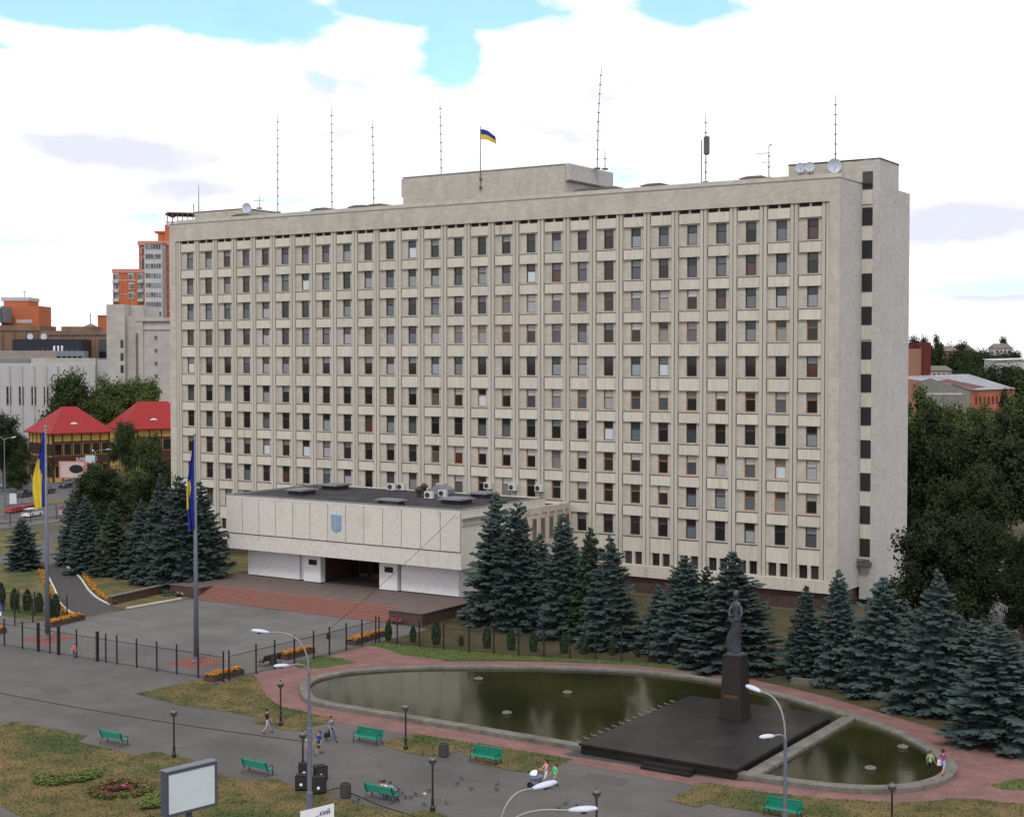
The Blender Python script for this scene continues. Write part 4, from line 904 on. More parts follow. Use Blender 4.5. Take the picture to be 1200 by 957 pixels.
gb = 'green park benches on the promenade'
bench_specs = [((133, 872), math.pi, 'empty green bench on the lawn edge between the lawn corner and a lamp'), ((304, 906), math.pi, 'empty green bench seen from behind beside the black loudspeakers'), ((445, 938), math.pi, 'green bench with three people sitting on it'),
               ((432, 870), 0, 'green bench on the promenade between the walking man and a lamp'), ((570, 893), 0, 'green bench beside the pool lawn next to a grey bin'), ((918, 956), 0, 'green bench behind the tall mast near the pool')]
for (a, c), rz, lab in bench_specs:
    g = G(a, c); make_bench('park_bench', lab, 'bench_green', (g.x, -80.0 if rz else g.y, .02), rz, gb)
g = G(311, 778); make_bench('park_bench', 'dark brown bench inside the fence beside a flower planter', 'bench_brown', (66.0, g.y, .01), R_(-90), None)
def litter_bin(a, c, lab):
    g = G(a, c); t = empty('litter_bin', lab, 'bin', (g.x, g.y, .01)); b = B(); b.lathe([(.24, 0), (.30, .05), (.32, .78), (.34, .82), (.34, .88), (.27, .88), (.25, .5), (.02, .45)], (0, 0, 0), 12); b.build('drum', 'bin_grey', t)
    b = B()
    for k in range(12): an = k*math.pi/6; b.box(.318*math.cos(an)-.02, .318*math.cos(an)+.02, .318*math.sin(an)-.02, .318*math.sin(an)+.02, .06, .77)
    stuff(b.build('ribs', 'bin_grey', t))
litter_bin(520, 886, 'grey litter bin beside the green bench on the pool lawn'); litter_bin(405, 934, 'grey litter bin beside the bench with people'); litter_bin(320, 779, 'dark litter bin inside the side fence')
def park_lamp(a, c, top, lab):
    g = G(a, c); h = 27*(c-top)/(c-421)
    t = empty('park_lamp', lab, 'lamp', (g.x, g.y, .01), 0, 'low globe lamps along the promenade')
    b = B(); b.lathe([(.16, 0), (.16, .25), (.10, .32), (.09, .75), (.065, .82), (.055, h-.62), (.09, h-.58), (.05, h-.5), (.12, h-.42)], (0, 0, 0), 10); b.build('post', 'iron_black', t)
    b = B(); b.lathe([(.10, -.24), (.2, -.16), (.245, 0), (.2, .16), (.08, .24), (.01, .245)], (0, 0, h-.22), 14); b.build('globe', 'lamp_globe', t, smooth=True)
    b = B(); b.lathe([(.26, -.03), (.265, .0), (.26, .03)], (0, 0, h-.2), 14); b.lathe([(.05, .24), (.07, .28), (.01, .36)], (0, 0, h-.22), 8); b.build('band', 'iron_black', t)
for a, c, tp, lab in [(204, 887, 831, 'globe lamp on the lawn edge beyond the blank billboard'), (329, 850, 798, 'globe lamp in the dry grass left of the pool'), (355, 903, 857, 'globe lamp beside the black loudspeakers'), (475.5, 878, 825, 'globe lamp in the grass between two green benches'),
                      (507, 950, 886, 'globe lamp among the pigeons'), (699, 985, 924, 'globe lamp behind a near street lamp head'), (1045, 972, 917, 'globe lamp in the dry grass right of the pool')]: park_lamp(a, c, tp, lab)
def street_lamp(base, arms, h, lab, r=.13, headm='lamp_white', group='tall street lamps'):
    t = empty('street_lamp', lab, 'street lamp', base, 0, group)
    b = B(); b.lathe([(r*1.9, 0), (r*1.9, .1), (r*1.5, .15), (r*1.45, 1.6), (r*1.15, 1.7), (r*1.1, h*.62), (r*.8, h*.63), (r*.62, h)], (0, 0, 0), 12); b.build('post', 'steel_grey', t, smooth=False)
    for (d, ln, ze) in arms:
        d = Vector((d[0], d[1], 0)).normalized(); z0 = h-.3
        P = [Vector((0, 0, z0)), d*(ln*.04)+Vector((0, 0, z0+(ze-z0)*.45)), d*(ln*.22)+Vector((0, 0, z0+(ze-z0)*.80)), d*(ln*.55)+Vector((0, 0, z0+(ze-z0)*.98)), d*ln+Vector((0, 0, ze))]
        P = smoothed(P, 5, False)
        b = B(); b.tube(P, .055, 7, .04); arm = b.build('arm', 'steel_light', t, smooth=True)
        b = B(); n = 10; secs = [(0, .07, .06, .06), (.12, .12, .09, .07), (.35, .19, .12, .08), (.7, .2, .12, .10), (.98, .13, .08, .07), (1.06, .04, .02, .03)]; vs = []; fs = []
        for (x, wy, zt, zb) in secs:
            for k in range(n):
                tt = 2*math.pi*k/n; vs.append((x, wy*math.cos(tt), (zt if math.sin(tt) > 0 else zb)*math.sin(tt)))
        for i in range(len(secs)-1):
            for k in range(n): fs.append((i*n+k, (i+1)*n+k, (i+1)*n+(k+1) % n, i*n+(k+1) % n))
        fs += [tuple(range(n)), tuple((len(secs)-1)*n+k for k in range(n-1, -1, -1))]
        b.add(vs, fs); hd = b.build('lamp_head', headm, t, smooth=True, loc=P[-1]-d*.1); hd.rotation_euler = (0, R_(-6), math.atan2(d.y, d.x))
        b = B(); b.lathe([(.02, -.16), (.11, -.14), (.15, -.07), (.15, -.04)], (.55, 0, 0), 10); b.build('lens', 'glass_dark', hd)
rt2, fw2 = Vector((RT.x, RT.y)), Vector((FW.x, FW.y)).normalized()
def mixd(a, f_): return rt2*a+fw2*f_
g = G(363, 960); street_lamp((g.x, g.y, .02), [(mixd(-1, .1), 2.5, 11.0), (mixd(-.8, -.75), 1.5, 9.3)], 8.7, 'grey street lamp mast standing beside the black loudspeakers')
M1 = g
g = G(919, 1085); street_lamp((g.x, g.y, .02), [(mixd(-.55, .9), 1.9, 10.9), (mixd(-.75, -.7), 1.0, 9.3)], 9.0, 'grey street lamp mast in front of the bench near the pool')
g = G(583, 1284); street_lamp((g.x, g.y, .02), [(mixd(.6, .35), 1.6, 11.15), (mixd(1, -.1), 2.7, 10.65)], 9.0, 'near street lamp whose two white heads stand over the promenade')
g = G(-145, 905); M4 = Vector((60.0, -86.0, 0)); street_lamp((M4.x, M4.y, .02), [(mixd(-1, .1), 2.3, 10.8)], 8.7, 'street lamp mast at the lawn corner carrying the overhead wire')
for a, c, top, sx, lab in [(6, 608, 515, -1, 'pale street lamp by the far fence near the parked red car'), (140, 560, 507, -1, 'street lamp with two arms in front of the second red roofed house'), (112, 572, 530, 1, 'grey street lamp behind the pink advertising board')]:
    g = G(a, c); h = 27*(c-top)/(c-421); street_lamp((g.x, g.y, 0), [(mixd(sx, .1), 2.2, h+.6), (mixd(-sx*.5, .9), 1.6, h+.3)], h, lab, .12, group='street lamps along the far street')
# ------------------------------------------------------------------ billboard, sign boards
def billboard():
    a = G(222, 1002); d = (rt2*2.2+fw2*2.25).normalized(); an = math.atan2(d.y, d.x)
    t = empty('billboard', 'blank white billboard in a dark frame above the near lawn', 'billboard', (a.x, a.y, .01), an)
    b = B(); b.tube([(0, 0, 0), (0, 0, 2.6)], .16, 8); b.build('post', 'billboard_frame', t)
    W_, Z0, Z1, Y = 1.6, 2.5, 4.9, .26
    b = B(); b.box(-W_, W_, -Y, Y, Z0, Z1); b.build('case', 'billboard_frame', t)
    b = B(); f = .13; b.box(-W_-.02, W_+.02, -Y-.06, -Y-.002, Z1-f, Z1+.02); b.box(-W_-.02, W_+.02, -Y-.06, -Y-.002, Z0-.02, Z0+f); b.box(-W_-.02, -W_+f, -Y-.06, -Y-.002, Z0+f, Z1-f); b.box(W_-f, W_+.02, -Y-.06, -Y-.002, Z0+f, Z1-f); b.build('frame', 'billboard_frame', t)
    b = B(); b.box(-W_+f, W_-f, -Y-.03, -Y-.002, Z0+f, Z1-f); b.build('face', 'billboard_face', t)
    b = B(); b.box(-W_-.05, W_+.05, -Y-.08, Y+.05, Z1+.02, Z1+.08); b.build('top_cover', 'steel_grey', t)
billboard()
def sign_board():
    a = G(372, 1000); d = (rt2*1.0+fw2*.9).normalized(); an = math.atan2(d.y, d.x)
    t = empty('notice_sign', 'white notice sign with blue lettering at the foot of the tall mast', 'sign', (a.x, a.y, .01), an)
    b = B(); b.tube([(-.8, .06, 0), (-.8, .06, 2.0)], .05, 6); b.tube([(.8, .06, 0), (.8, .06, 2.0)], .05, 6); b.build('legs', 'steel_grey', t)
    zt = 2.55; b = B(); b.box(-1.1, 1.1, -.02, .02, zt-1.1, zt); b.build('board', 'white_paint', t)
    me = text_mesh('...кий', .42, 'text_blue', 'lettering'); o = put('lettering', me, t, (.35, -.035, zt-.48)); o.rotation_euler = (math.pi/2, 0, 0)
sign_board()
def parking_sign():
    g = onX(1, 738, 31.2); p = Vector((31.2, -54.6, 0)); q = G(-3, 741)
    t = empty('parking_sign', 'small blue parking sign on a post at the forecourt edge', 'sign', (q.x, q.y, 0), -YAW)
    b = B(); b.tube([(0, 0, 0), (0, 0, 2.9)], .04, 6); b.build('post', 'steel_grey', t)
    b = B(); b.box(-.42, .42, -.07, -.045, 2.1, 2.95); b.build('plate', 'sign_blue', t)
    b = B(); b.box(-.42, .42, -.07, -.045, 1.7, 2.07); b.build('lower_plate', 'white_paint', t)
    me = text_mesh('P', .75, 'white_paint', 'letter'); o = put('letter', me, t, (0, -.085, 2.26)); o.rotation_euler = (math.pi/2, 0, 0)
parking_sign()
# ------------------------------------------------------------------ loudspeakers and cables
for (a, c, r, lab) in [(357, 911, .2, 'black loudspeaker box at the back beside the globe lamp'), (375, 914, .5, 'black loudspeaker box behind the tall mast, turned to the bench'), (354, 925, .1, 'black loudspeaker box at the edge of the grass'), (373, 929, .3, 'largest black loudspeaker box in front, beside the tall mast')]:
    g = G(a, c); t = empty('loudspeaker', lab, 'loudspeaker', (g.x, g.y, .02), -YAW+r, 'loudspeakers beside the mast')
    k = 1.1 if 'largest' in lab else 1
    b = B(); b.prism([(-.42*k, -.30), (.42*k, -.30), (.34*k, .34), (-.34*k, .34)], .05, .95*k); b.build('cabinet', 'cloth_black', t)
    b = B(); b.box(-.36*k, .36*k, -.325, -.302, .12, .88*k); b.build('grille', 'slot_dark', t)
    b = B(); b.lathe([(.10, 0), (.10, .015), (.03, .03)], (0, 0, 0), 12); o = b.build('badge', 'white_paint', t, loc=(-.05, -.33, .4)); o.rotation_euler = (math.pi/2, 0, 0)
    b = B()
    for s in (-1, 1): b.box(s*.34-.05, s*.34+.05, -.22, .22, 0, .05)
    b.build('feet', 'tyre', t)
def cable(pts, r, lab, sag=0):
    b = B(); b.tube(pts, r, 4); return tag(b.build('cable', 'wire', smooth=True), lab, 'cable')
def caten(a, c, sag, n=14): return [a.lerp(c, k/n)-Vector((0, 0, sag*4*(k/n)*(1-k/n))) for k in range(n+1)]
cable(caten(Vector((M1.x-.1, M1.y, 4.6)), Vector((M4.x+.1, M4.y, 4.4)), .35), .028, 'overhead cable strung across the promenade from the tall mast')
cable(caten(Vector((64.3, BY0-.19, 10.5)), Vector((67.45, -47.6, 2.4)), .3), .022, 'thin cable sloping from the hall corner to a fence post')
gp = [G(373, 931, .03), G(395, 923, .03), G(410, 928, .03), G(445, 943, .03), G(480, 954, .03), G(520, 970, .03)]
cable([tuple(p) for p in smoothed(gp, 5, False)], .03, 'dark cable lying on the pavement from the loudspeakers')
b = B(); b.box(-.15, .15, -.1, .1, 0, .5); tag(b.build('junction_box', 'iron_black', loc=(67.45, -47.75, 1.5)), 'small black box fixed to a post of the side fence', 'box')

# ------------------------------------------------------------------ trees
def spruce_meshes(seed, Rr=3.4, H=12.0, ex=.74):
    r = random.Random(seed); b = B(); LV = 28; L1, L2 = r.uniform(0, 6), r.uniform(0, 6)
    for lv in range(LV):
        t = .02+.965*(lv/(LV-1))**.95; z0 = H*t; rad = Rr*((1-t)**ex)*(1.06 if t > .10 else .86+2*t)*r.uniform(.88, 1.12)+.04
        nb = max(4, int(6+11*(1-t)**.8)); ph = r.random()*6.28
        for k in range(nb):
            az = ph+6.283*(k+r.uniform(-.3, .3))/nb; lump = 1+.13*math.sin(2*az+L1+3.1*t)+.11*math.sin(5*az+L2-6*t)+.09*math.sin(3*az+9*t+L1*2)
            rb = rad*r.uniform(.70, 1.15)*lump; z0 = H*t+r.uniform(-.5, .5)*H/LV*1.3; dx, dy = math.cos(az), math.sin(az); px_, py_ = -dy, dx
            sl = -.46*(1-t)+.5*t*t+r.uniform(-.14, .12); cu = .30*(1-t)
            nt_ = max(3, int(4+rb*2.9))
            for j in range(nt_):
                s = .22+.78*(j+1)/nt_
                for sd in (-1, 1, 0):
                    if sd == 0 and j % 2 and j < nt_-1: continue
                    an = sd*r.uniform(.55, 1.0); ux, uy = dx*math.cos(an)+px_*math.sin(an), dy*math.cos(an)+py_*math.sin(an)
                    ln = (.30*rb*(1.15-s*.75)+.22)*r.uniform(.8, 1.2); wd = (.12+.09*ln)*r.uniform(.8, 1.25)
                    x, y, z = dx*rb*s, dy*rb*s, z0+rb*(sl*s+cu*s*s)+r.uniform(-.06, .06)
                    dr = r.uniform(-.38, .02)*ln; vx, vy = -uy*wd, ux*wd; lift = r.uniform(.02, .10)
                    m = (x+ux*ln*.5, y+uy*ln*.5, z+dr*.35+lift)
                    # bough spray: ridge with two sloping halves
                    b.add([(x, y, z), (m[0]+vx, m[1]+vy, m[2]-.10-lift), (x+ux*ln, y+uy*ln, z+dr), (m[0]-vx, m[1]-vy, m[2]-.10-lift), m], [(0, 4, 1), (1, 4, 2), (2, 4, 3), (3, 4, 0)])
    # leader
    b.tube([(0, 0, H*.96), (0, 0, H*1.03)], .06, 4, .01)
    # inner mass so that no daylight shows through the middle
    n = 9; vs = []; fs = []
    for i in range(9):
        t = .04+.88*i/8
        for k in range(n): q = 2*math.pi*k/n; rr = Rr*.56*(1-t)**.9*r.uniform(.75, 1.15)+.02; vs.append((rr*math.cos(q), rr*math.sin(q), H*t))
    for i in range(8):
        for k in range(n): fs.append((i*n+k, i*n+(k+1) % n, (i+1)*n+(k+1) % n, (i+1)*n+k))
    b.add(vs, fs); 
    tr = B(); tr.tube([(0, 0, -.1), (0, 0, H*.5), (0, 0, H*.9)], [.19, .12, .03], 8)
    return b, tr
SPR = []
for sd, ex in enumerate((.74, .60, .90, .68, .82, .56)):
    b, tr = spruce_meshes(40+sd, ex=ex); SPR.append((b.mesh('crown', 'spruce_blue'), b.mesh('crown', 'spruce_green'), tr.mesh('trunk', 'bark')))
def spruce(a, yb, yt, rpx, kind, lab, group, k):
    g = G(a, yb); dep = (g-CAM).dot(FW); h = (27*(yb-yt)/(yb-421)); R2 = rpx*1.03*dep/F_PX
    t = empty('spruce_tree', lab, 'tree', (g.x, g.y, 0), k*1.7+k*k*.37, group)
    t.rotation_euler[0], t.rotation_euler[1] = R_(2.2*math.sin(k*2.3+a)), R_(2.2*math.cos(k*1.7+a)); s = SPR[(k*5+k//3) % 6]; sc = (R2/3.4, R2/3.4, h/12.4)
    o = put('crown', s[kind], t, None, 0, sc); stuff(o); put('trunk', s[2], t, None, 0, sc)
gr1 = 'spruces between the entrance hall and the statue'
for i, (a, yb, yt, rp, kd, lab) in enumerate([
    (577, 729, 574, 37, 0, 'tallest blue spruce, close to the corner of the entrance hall'), (607, 736, 588, 31, 0, 'slim blue spruce next to the tallest one by the hall'), (637, 737, 622, 28, 0, 'shorter blue spruce hiding the orange hall windows'),
    (664, 744, 598, 35, 0, 'tall blue spruce in front of the hall link'), (690, 749, 614, 26, 1, 'dark green spruce between two blue ones'), (718, 758, 624, 38, 0, 'blue spruce at the end of the dense row by the hall'),
    (773, 764, 682, 28, 0, 'low blue spruce in front of the dark plinth'), (800, 772, 650, 34, 0, 'blue spruce left of the dark green one beside the statue'), (822, 770, 660, 24, 1, 'dark green spruce behind the broad one at the statue'), (858, 783, 643, 50, 0, 'broad blue spruce directly behind the statue')]):
    spruce(a, yb, yt, rp, kd, lab, gr1, i)
gr2 = 'spruces right of the statue along the brick path'
for i, (a, yb, yt, rp, kd, lab) in enumerate([
    (944, 793, 683, 28, 0, 'slim blue spruce at the gap right of the statue'), (983, 800, 664, 32, 0, 'blue spruce below the corner of the office block'), (1030, 812, 672, 40, 0, 'blue spruce in front of the stair tower'), (1063, 806, 700, 28, 0, 'shorter blue spruce behind the row'),
    (1096, 832, 661, 50, 0, 'tall broad blue spruce in front of the dark yew'), (1138, 838, 722, 38, 0, 'blue spruce between the tall one and the widest one'), (1172, 868, 726, 62, 0, 'widest blue spruce, right above the brick path'), (1215, 850, 735, 45, 0, 'blue spruce partly hidden by the widest one')]):
    spruce(a, yb, yt, rp, kd, lab, gr2, i+2)
gr3 = 'spruces on the lawn left of the entrance'
for i, (a, yb, yt, rp, kd, lab) in enumerate([
    (28, 667, 606, 19, 0, 'lone small blue spruce on the lawn beside the curved path'), (86, 662, 576, 20, 0, 'blue spruce at the left end of the lawn group'), (104, 671, 578, 23, 0, 'blue spruce second in the lawn group'), (132, 674, 584, 22, 1, 'dark green spruce in the lawn group'),
    (163, 676, 582, 24, 0, 'blue spruce with a thin top in the lawn group'), (188, 684, 552, 30, 0, 'tallest blue spruce of the lawn group'), (213, 691, 556, 31, 0, 'blue spruce in front of the tallest one on the lawn'), (241, 688, 561, 32, 0, 'blue spruce of the lawn group next to the hall')]):
    spruce(a, yb, yt, rp, kd, lab, gr3, i+1)

def leaf_tree_meshes(seed, Rr=4.0, H=10.0, z0=2.0, clumps=46, per=300, leaf=.33, narrow=1.0):
    r = random.Random(seed); b = B(); cz = (H+z0)/2; hz = (H-z0)/2; tr = B()
    tr.tube([(0, 0, -.1), (.1*r.uniform(-1, 1), .1, z0), (0, .1*r.uniform(-1, 1), cz), (0, 0, H*.86)], [.26, .20, .14, .03], 8)
    cs = []
    for i in range(clumps):
        u = r.uniform(-1, 1); a = r.uniform(0, 6.283); q = math.sqrt(1-u*u); rho = r.uniform(.30, .88)
        w_ = 1-.18*max(0, u)
        cs.append((Vector((Rr*narrow*rho*q*math.cos(a)*w_, Rr*narrow*rho*q*math.sin(a)*w_, cz+hz*rho*u)), Rr*r.uniform(.22, .36)))
    for c, cr in cs:
        if r.random() < .45: tr.tube([(0, 0, max(z0*.8, c.z-Rr*.7)), c*.5+Vector((0, 0, c.z*.45-.2)), c], [.10, .06, .02], 5)
        n = per
        for _ in range(n):
            d = Vector((r.gauss(0, 1), r.gauss(0, 1), r.gauss(0, 1)*.8)).normalized(); p = c+d*cr*r.uniform(.38, 1.10)
            nn = (d+Vector((r.gauss(0, .5), r.gauss(0, .5), r.gauss(.35, .5)))).normalized(); e1 = nn.orthogonal().normalized(); q = r.random()*6.28
            e1 = Quaternion(nn, q) @ e1; e2 = nn.cross(e1); s = leaf*r.uniform(.6, 1.2)
            b.quad(p-e1*s*.5, p+e2*s*.32-nn*.03, p+e1*s*.5, p-e2*s*.32-nn*.03)
        ic = 0
        vs = []; fs = []; m = 7  # core added inside each clump to block light through the crown
        for i in range(1, 4):
            th = math.pi*i/4
            for k in range(m): q = 2*math.pi*k/m; k2 = cr*.42*r.uniform(.8, 1.1); vs.append(c+Vector((k2*math.sin(th)*math.cos(q), k2*math.sin(th)*math.sin(q), k2*math.cos(th))))
        vs += [c+Vector((0, 0, cr*.4)), c-Vector((0, 0, cr*.4))]
        for i in range(2):
            for k in range(m): fs.append((i*m+k, (i+1)*m+k, (i+1)*m+(k+1) % m, i*m+(k+1) % m))
        for k in range(m): fs.append((3*m, k, (k+1) % m)); fs.append((3*m+1, 2*m+(k+1) % m, 2*m+k))
        b.add(vs, fs)
    return b, tr
LT = {}
for nm, kw in dict(round=dict(seed=1, Rr=4.2, H=10, z0=2.2), round2=dict(seed=2, Rr=4.4, H=10, z0=1.6, clumps=48), tall=dict(seed=3, Rr=3.2, H=10, z0=1.2, clumps=46), bush=dict(seed=4, Rr=4.2, H=10, z0=.1, clumps=64, leaf=.31), poplar=dict(seed=5, Rr=2.2, H=10, z0=.8, clumps=36, per=220)).items():
    b, tr = leaf_tree_meshes(**kw); LT[nm] = (b, tr, kw['Rr'], {})
def leaf_mesh(kind, m):
    b, tr, R0, ca = LT[kind]
    if m not in ca: ca[m] = b.mesh('crown', m)
    if 'tr' not in ca: ca['tr'] = tr.mesh('trunk', 'bark')
    return ca[m], ca['tr'], R0
def leaf_tree(pos, h, R2, kind, m, lab, group, rz, name='leafy_tree'):
    t = empty(name, lab, 'tree', (pos.x, pos.y, pos.z), rz, group); c, tr, R0 = leaf_mesh(kind, m)
    sc = (R2/R0, R2/R0, h/10); stuff(put('crown', c, t, None, 0, sc)); put('trunk', tr, t, None, 0, sc); return t
def tree_at(a, yt, dep, R2, kind, m, lab, group, rz=0.0, gz=0.0, name='leafy_tree'):
    p = D(a, 421, dep); top = 27-(yt-421)*dep/F_PX; leaf_tree(Vector((p.x, p.y, gz)), top-gz, R2, kind, m, lab, group, rz, name)
gl = 'leafy trees by the street beyond the lawn'
for i, (a, yt, dep, R2, kd, m, lab) in enumerate([
    (112, 541, 226, 5.2, 'bush', 'leaf_dark', 'dark round tree behind the left spruces on the lawn'), (188, 535, 222, 6.2, 'bush', 'leaf_dark', 'wide dark tree behind the tallest lawn spruce'), (208, 550, 212, 4.6, 'bush', 'leaf_dark', 'dark tree squeezed between the lawn spruces and the office block'),
    (146, 490, 312, 3.6, 'round', 'leaf_mid', 'leafy tree in front of the second red roof'), (172, 502, 306, 3.8, 'round2', 'leaf_mid', 'leafy tree covering the wall of the second red roofed house'), (160, 548, 238, 6.0, 'bush', 'leaf_mid', 'bushy tree below the second red roofed house'),
    (8, 500, 318, 5.0, 'round2', 'leaf_mid', 'tree beside the left wall of the first red roofed house'), (3, 480, 300, 5.0, 'round', 'leaf_dark', 'tall dark tree left of the first red roofed house'), (20, 530, 300, 3.0, 'bush', 'leaf_mid', 'small tree close to the corner of the first red roofed house')]):
    tree_at(a, yt, dep, R2, kd, m, lab, gl, i*1.3)
gb2 = 'leafy trees behind the red roofed houses'
for i, (a, yt, dep, R2, kd, m, lab) in enumerate([(82, 431, 362, 8.0, 'round', 'leaf_mid', 'big tree behind the first red roof'), (135, 433, 366, 7.5, 'round2', 'leaf_light', 'big light green tree between the two red roofs'), (168, 438, 368, 6.5, 'round', 'leaf_light', 'light green tree behind the second red roof')]):
    tree_at(a, yt, dep, R2, kd, m, lab, gb2, i*2.1)
grt = 'trees beside the right end of the office block'
for i, (a, yt, dep, R2, kd, m, lab) in enumerate([
    (1097, 594, 141, 5.6, 'bush', 'leaf_dark', 'big dark yew in front of the stair tower foot'), (1148, 600, 150, 4.2, 'bush', 'leaf_dark', 'dark upright tree behind the tall blue spruce'), (1203, 625, 140, 2.9, 'bush', 'leaf_dark', 'dark bushy tree at the right beside the car park'),
    (1088, 470, 205, 5.0, 'tall', 'leaf_dark', 'tall dark tree against the rear of the office block'), (1128, 486, 200, 6.5, 'round2', 'leaf_dark', 'dark tree with bare twigs beyond the yew'), (1176, 505, 196, 8.0, 'round', 'leaf_dark', 'broad dark tree beyond the car park'),
    (1150, 540, 186, 5.0, 'bush', 'leaf_dark', 'dark low tree under the broad one'), (1206, 470, 215, 8.0, 'round2', 'leaf_dark', 'very broad dark tree at the edge of the wood'), (1080, 520, 215, 4.5, 'bush', 'leaf_dark', 'dark tree close behind the stair tower'),
    (1075, 446, 262, 5.0, 'tall', 'leaf_light', 'tall tree rising right behind the stair tower'), (1108, 468, 240, 6.0, 'round', 'leaf_light', 'mid green tree in front of the grey gable shed'), (1146, 466, 290, 6.0, 'round2', 'leaf_light', 'mid green tree before the orange shed wall'),
    (1120, 560, 190, 5.0, 'bush', 'leaf_dark', 'dark tree between the yew and the broad tree'), (1178, 448, 395, 3.0, 'poplar', 'leaf_dark', 'dark poplar in front of the orange shed wall'), (1200, 455, 270, 8.0, 'round', 'leaf_light', 'paler tree at the right before the orange shed'), (1168, 482, 255, 7.0, 'round2', 'leaf_mid', 'round mid green tree before the orange shed')]):
    tree_at(a, yt, dep, R2, kd, m, lab, grt, i*1.1, name='yew_tree' if 'yew in' in lab else 'leafy_tree')
rr = random.Random(5)
for i in range(16):
    a = 1075+rr.random()*150; dep = rr.uniform(270, 430); tree_at(a, rr.uniform(470, 492), dep, rr.uniform(5, 8), rr.choice(['round', 'round2', 'bush']), rr.choice(['leaf_mid', 'leaf_dark', 'leaf_dark']), 'tree in the wood between the office block and the sheds', 'trees in the wood before the sheds', i*.7)
for i in range(26):      # far trees up to the skyline
    dep = rr.uniform(560, 980); a = rr.uniform(1085, 1230); ytop = rr.uniform(421, 436) if dep < 750 else rr.uniform(404, 414)
    tree_at(a, ytop+(12 if a < 1115 and dep < 750 else 0), dep, rr.uniform(8, 15), rr.choice(['round', 'round2', 'bush']), rr.choice(['leaf_dark', 'leaf_mid', 'leaf_dark']), 'far tree on the wooded rise beyond the sheds', 'far trees on the rise', i*.9)
for a, yt, dep, R2, kd, lab in [(1096, 389, 760, 6.0, 'tall', 'tall far tree behind the dark red building'), (1078, 391, 800, 10, 'round', 'round far tree behind the dark red building'), (1117, 395, 900, 13, 'round2', 'spreading far tree on the skyline beyond the grey roofs'), (1176, 388, 1050, 8, 'poplar', 'lone far tree standing up from the skyline'),
                                (1066, 390, 820, 11, 'round2', 'far tree at the edge of the stair tower')]:
    tree_at(a, yt, dep, R2, kd, 'leaf_dark', lab, 'skyline trees', a*.1)
def wood_rise():
    b = B(); P = []
    n = 40
    for j, (dep, z) in enumerate([(620, -1), (760, 6), (900, 18), (1100, 26), (1500, 26), (2200, 20)]):
        for i in range(n+1):
            a = 900+i*14; p = D(a, 421, dep); P.append((p.x, p.y, z+2.5*math.sin(i*1.3+j)+1.5*math.sin(i*.47) if j else -1))
    b.add(P, [(j*(n+1)+i, j*(n+1)+i+1, (j+1)*(n+1)+i+1, (j+1)*(n+1)+i) for j in range(5) for i in range(n)]); structure(b.build('hill', 'ground', smooth=True))
wood_rise()
# small thujas along the fences
th = B(); r0 = random.Random(3); n = 12
for i in range(9):
    z = i/8
    for k in range(n):
        q = 2*math.pi*k/n; rad = .26*math.sin(math.pi*min(1, .18+z*.82))**.6*r0.uniform(.8, 1.15) if i < 8 else .02; th.v.append((rad*math.cos(q), rad*math.sin(q), z))
for i in range(8):
    for k in range(n): th.f.append((i*n+k, i*n+(k+1) % n, (i+1)*n+(k+1) % n, (i+1)*n+k)); th.m.append(0)
for _ in range(420):
    z = r0.uniform(.03, .97); q = r0.uniform(0, 6.28); rad = .27*math.sin(math.pi*min(1, .18+z*.82))**.6; s = r0.uniform(.03, .07)
    x, y = rad*math.cos(q), rad*math.sin(q); th.add([(x*.8, y*.8, z), (x+s*math.sin(q), y-s*math.cos(q), z+.05), (x*1.15, y*1.15, z+.12)], [(0, 1, 2)])
thm = th.mesh('thuja', 'thuja')
for a, c, h in [(455, 753, 1.7), (484, 755, 1.5), (511, 757.5, 2.1), (540.5, 759.5, .9), (570.6, 762, 1.9), (599, 764, 1.9), (625, 766, 1.8), (661, 768, 1.9), (684, 769, 1.8), (717, 770.5, 1.6), (747, 772.5, .8)]:
    g = G(a, c-3); o = put('thuja_shrub', thm, None, (g.x, g.y, 0), a, (h, h, h)); o.scale = (max(h, 1.2)*.78, max(h, 1.2)*.78, h); tag(o, 'small dark thuja standing behind the pool fence', 'shrub', 'thujas behind the pool fence')
for a, c, h in [(1, 709, 2.4), (17, 714, 2.2), (32, 715, 2.2), (46, 717, 2.0), (65, 722, 2.3)]:
    g = G(a, c); o = put('thuja_shrub', thm, None, (g.x, g.y, 0), a, (h*.8, h*.8, h)); tag(o, 'small dark thuja beside the lawn fence near the curved path', 'shrub', 'thujas beside the lawn fence')
# edge of the flank of the platform, long stone left of the right spruces
s0 = G(928, 800).xy; s1 = G(985, 806).xy; strip('stone_ledge', [s0, (s0+s1)/2, s1], .7, -.02, .45, 'concrete', 'long low stone ledge beneath the right spruces', 'ledge')

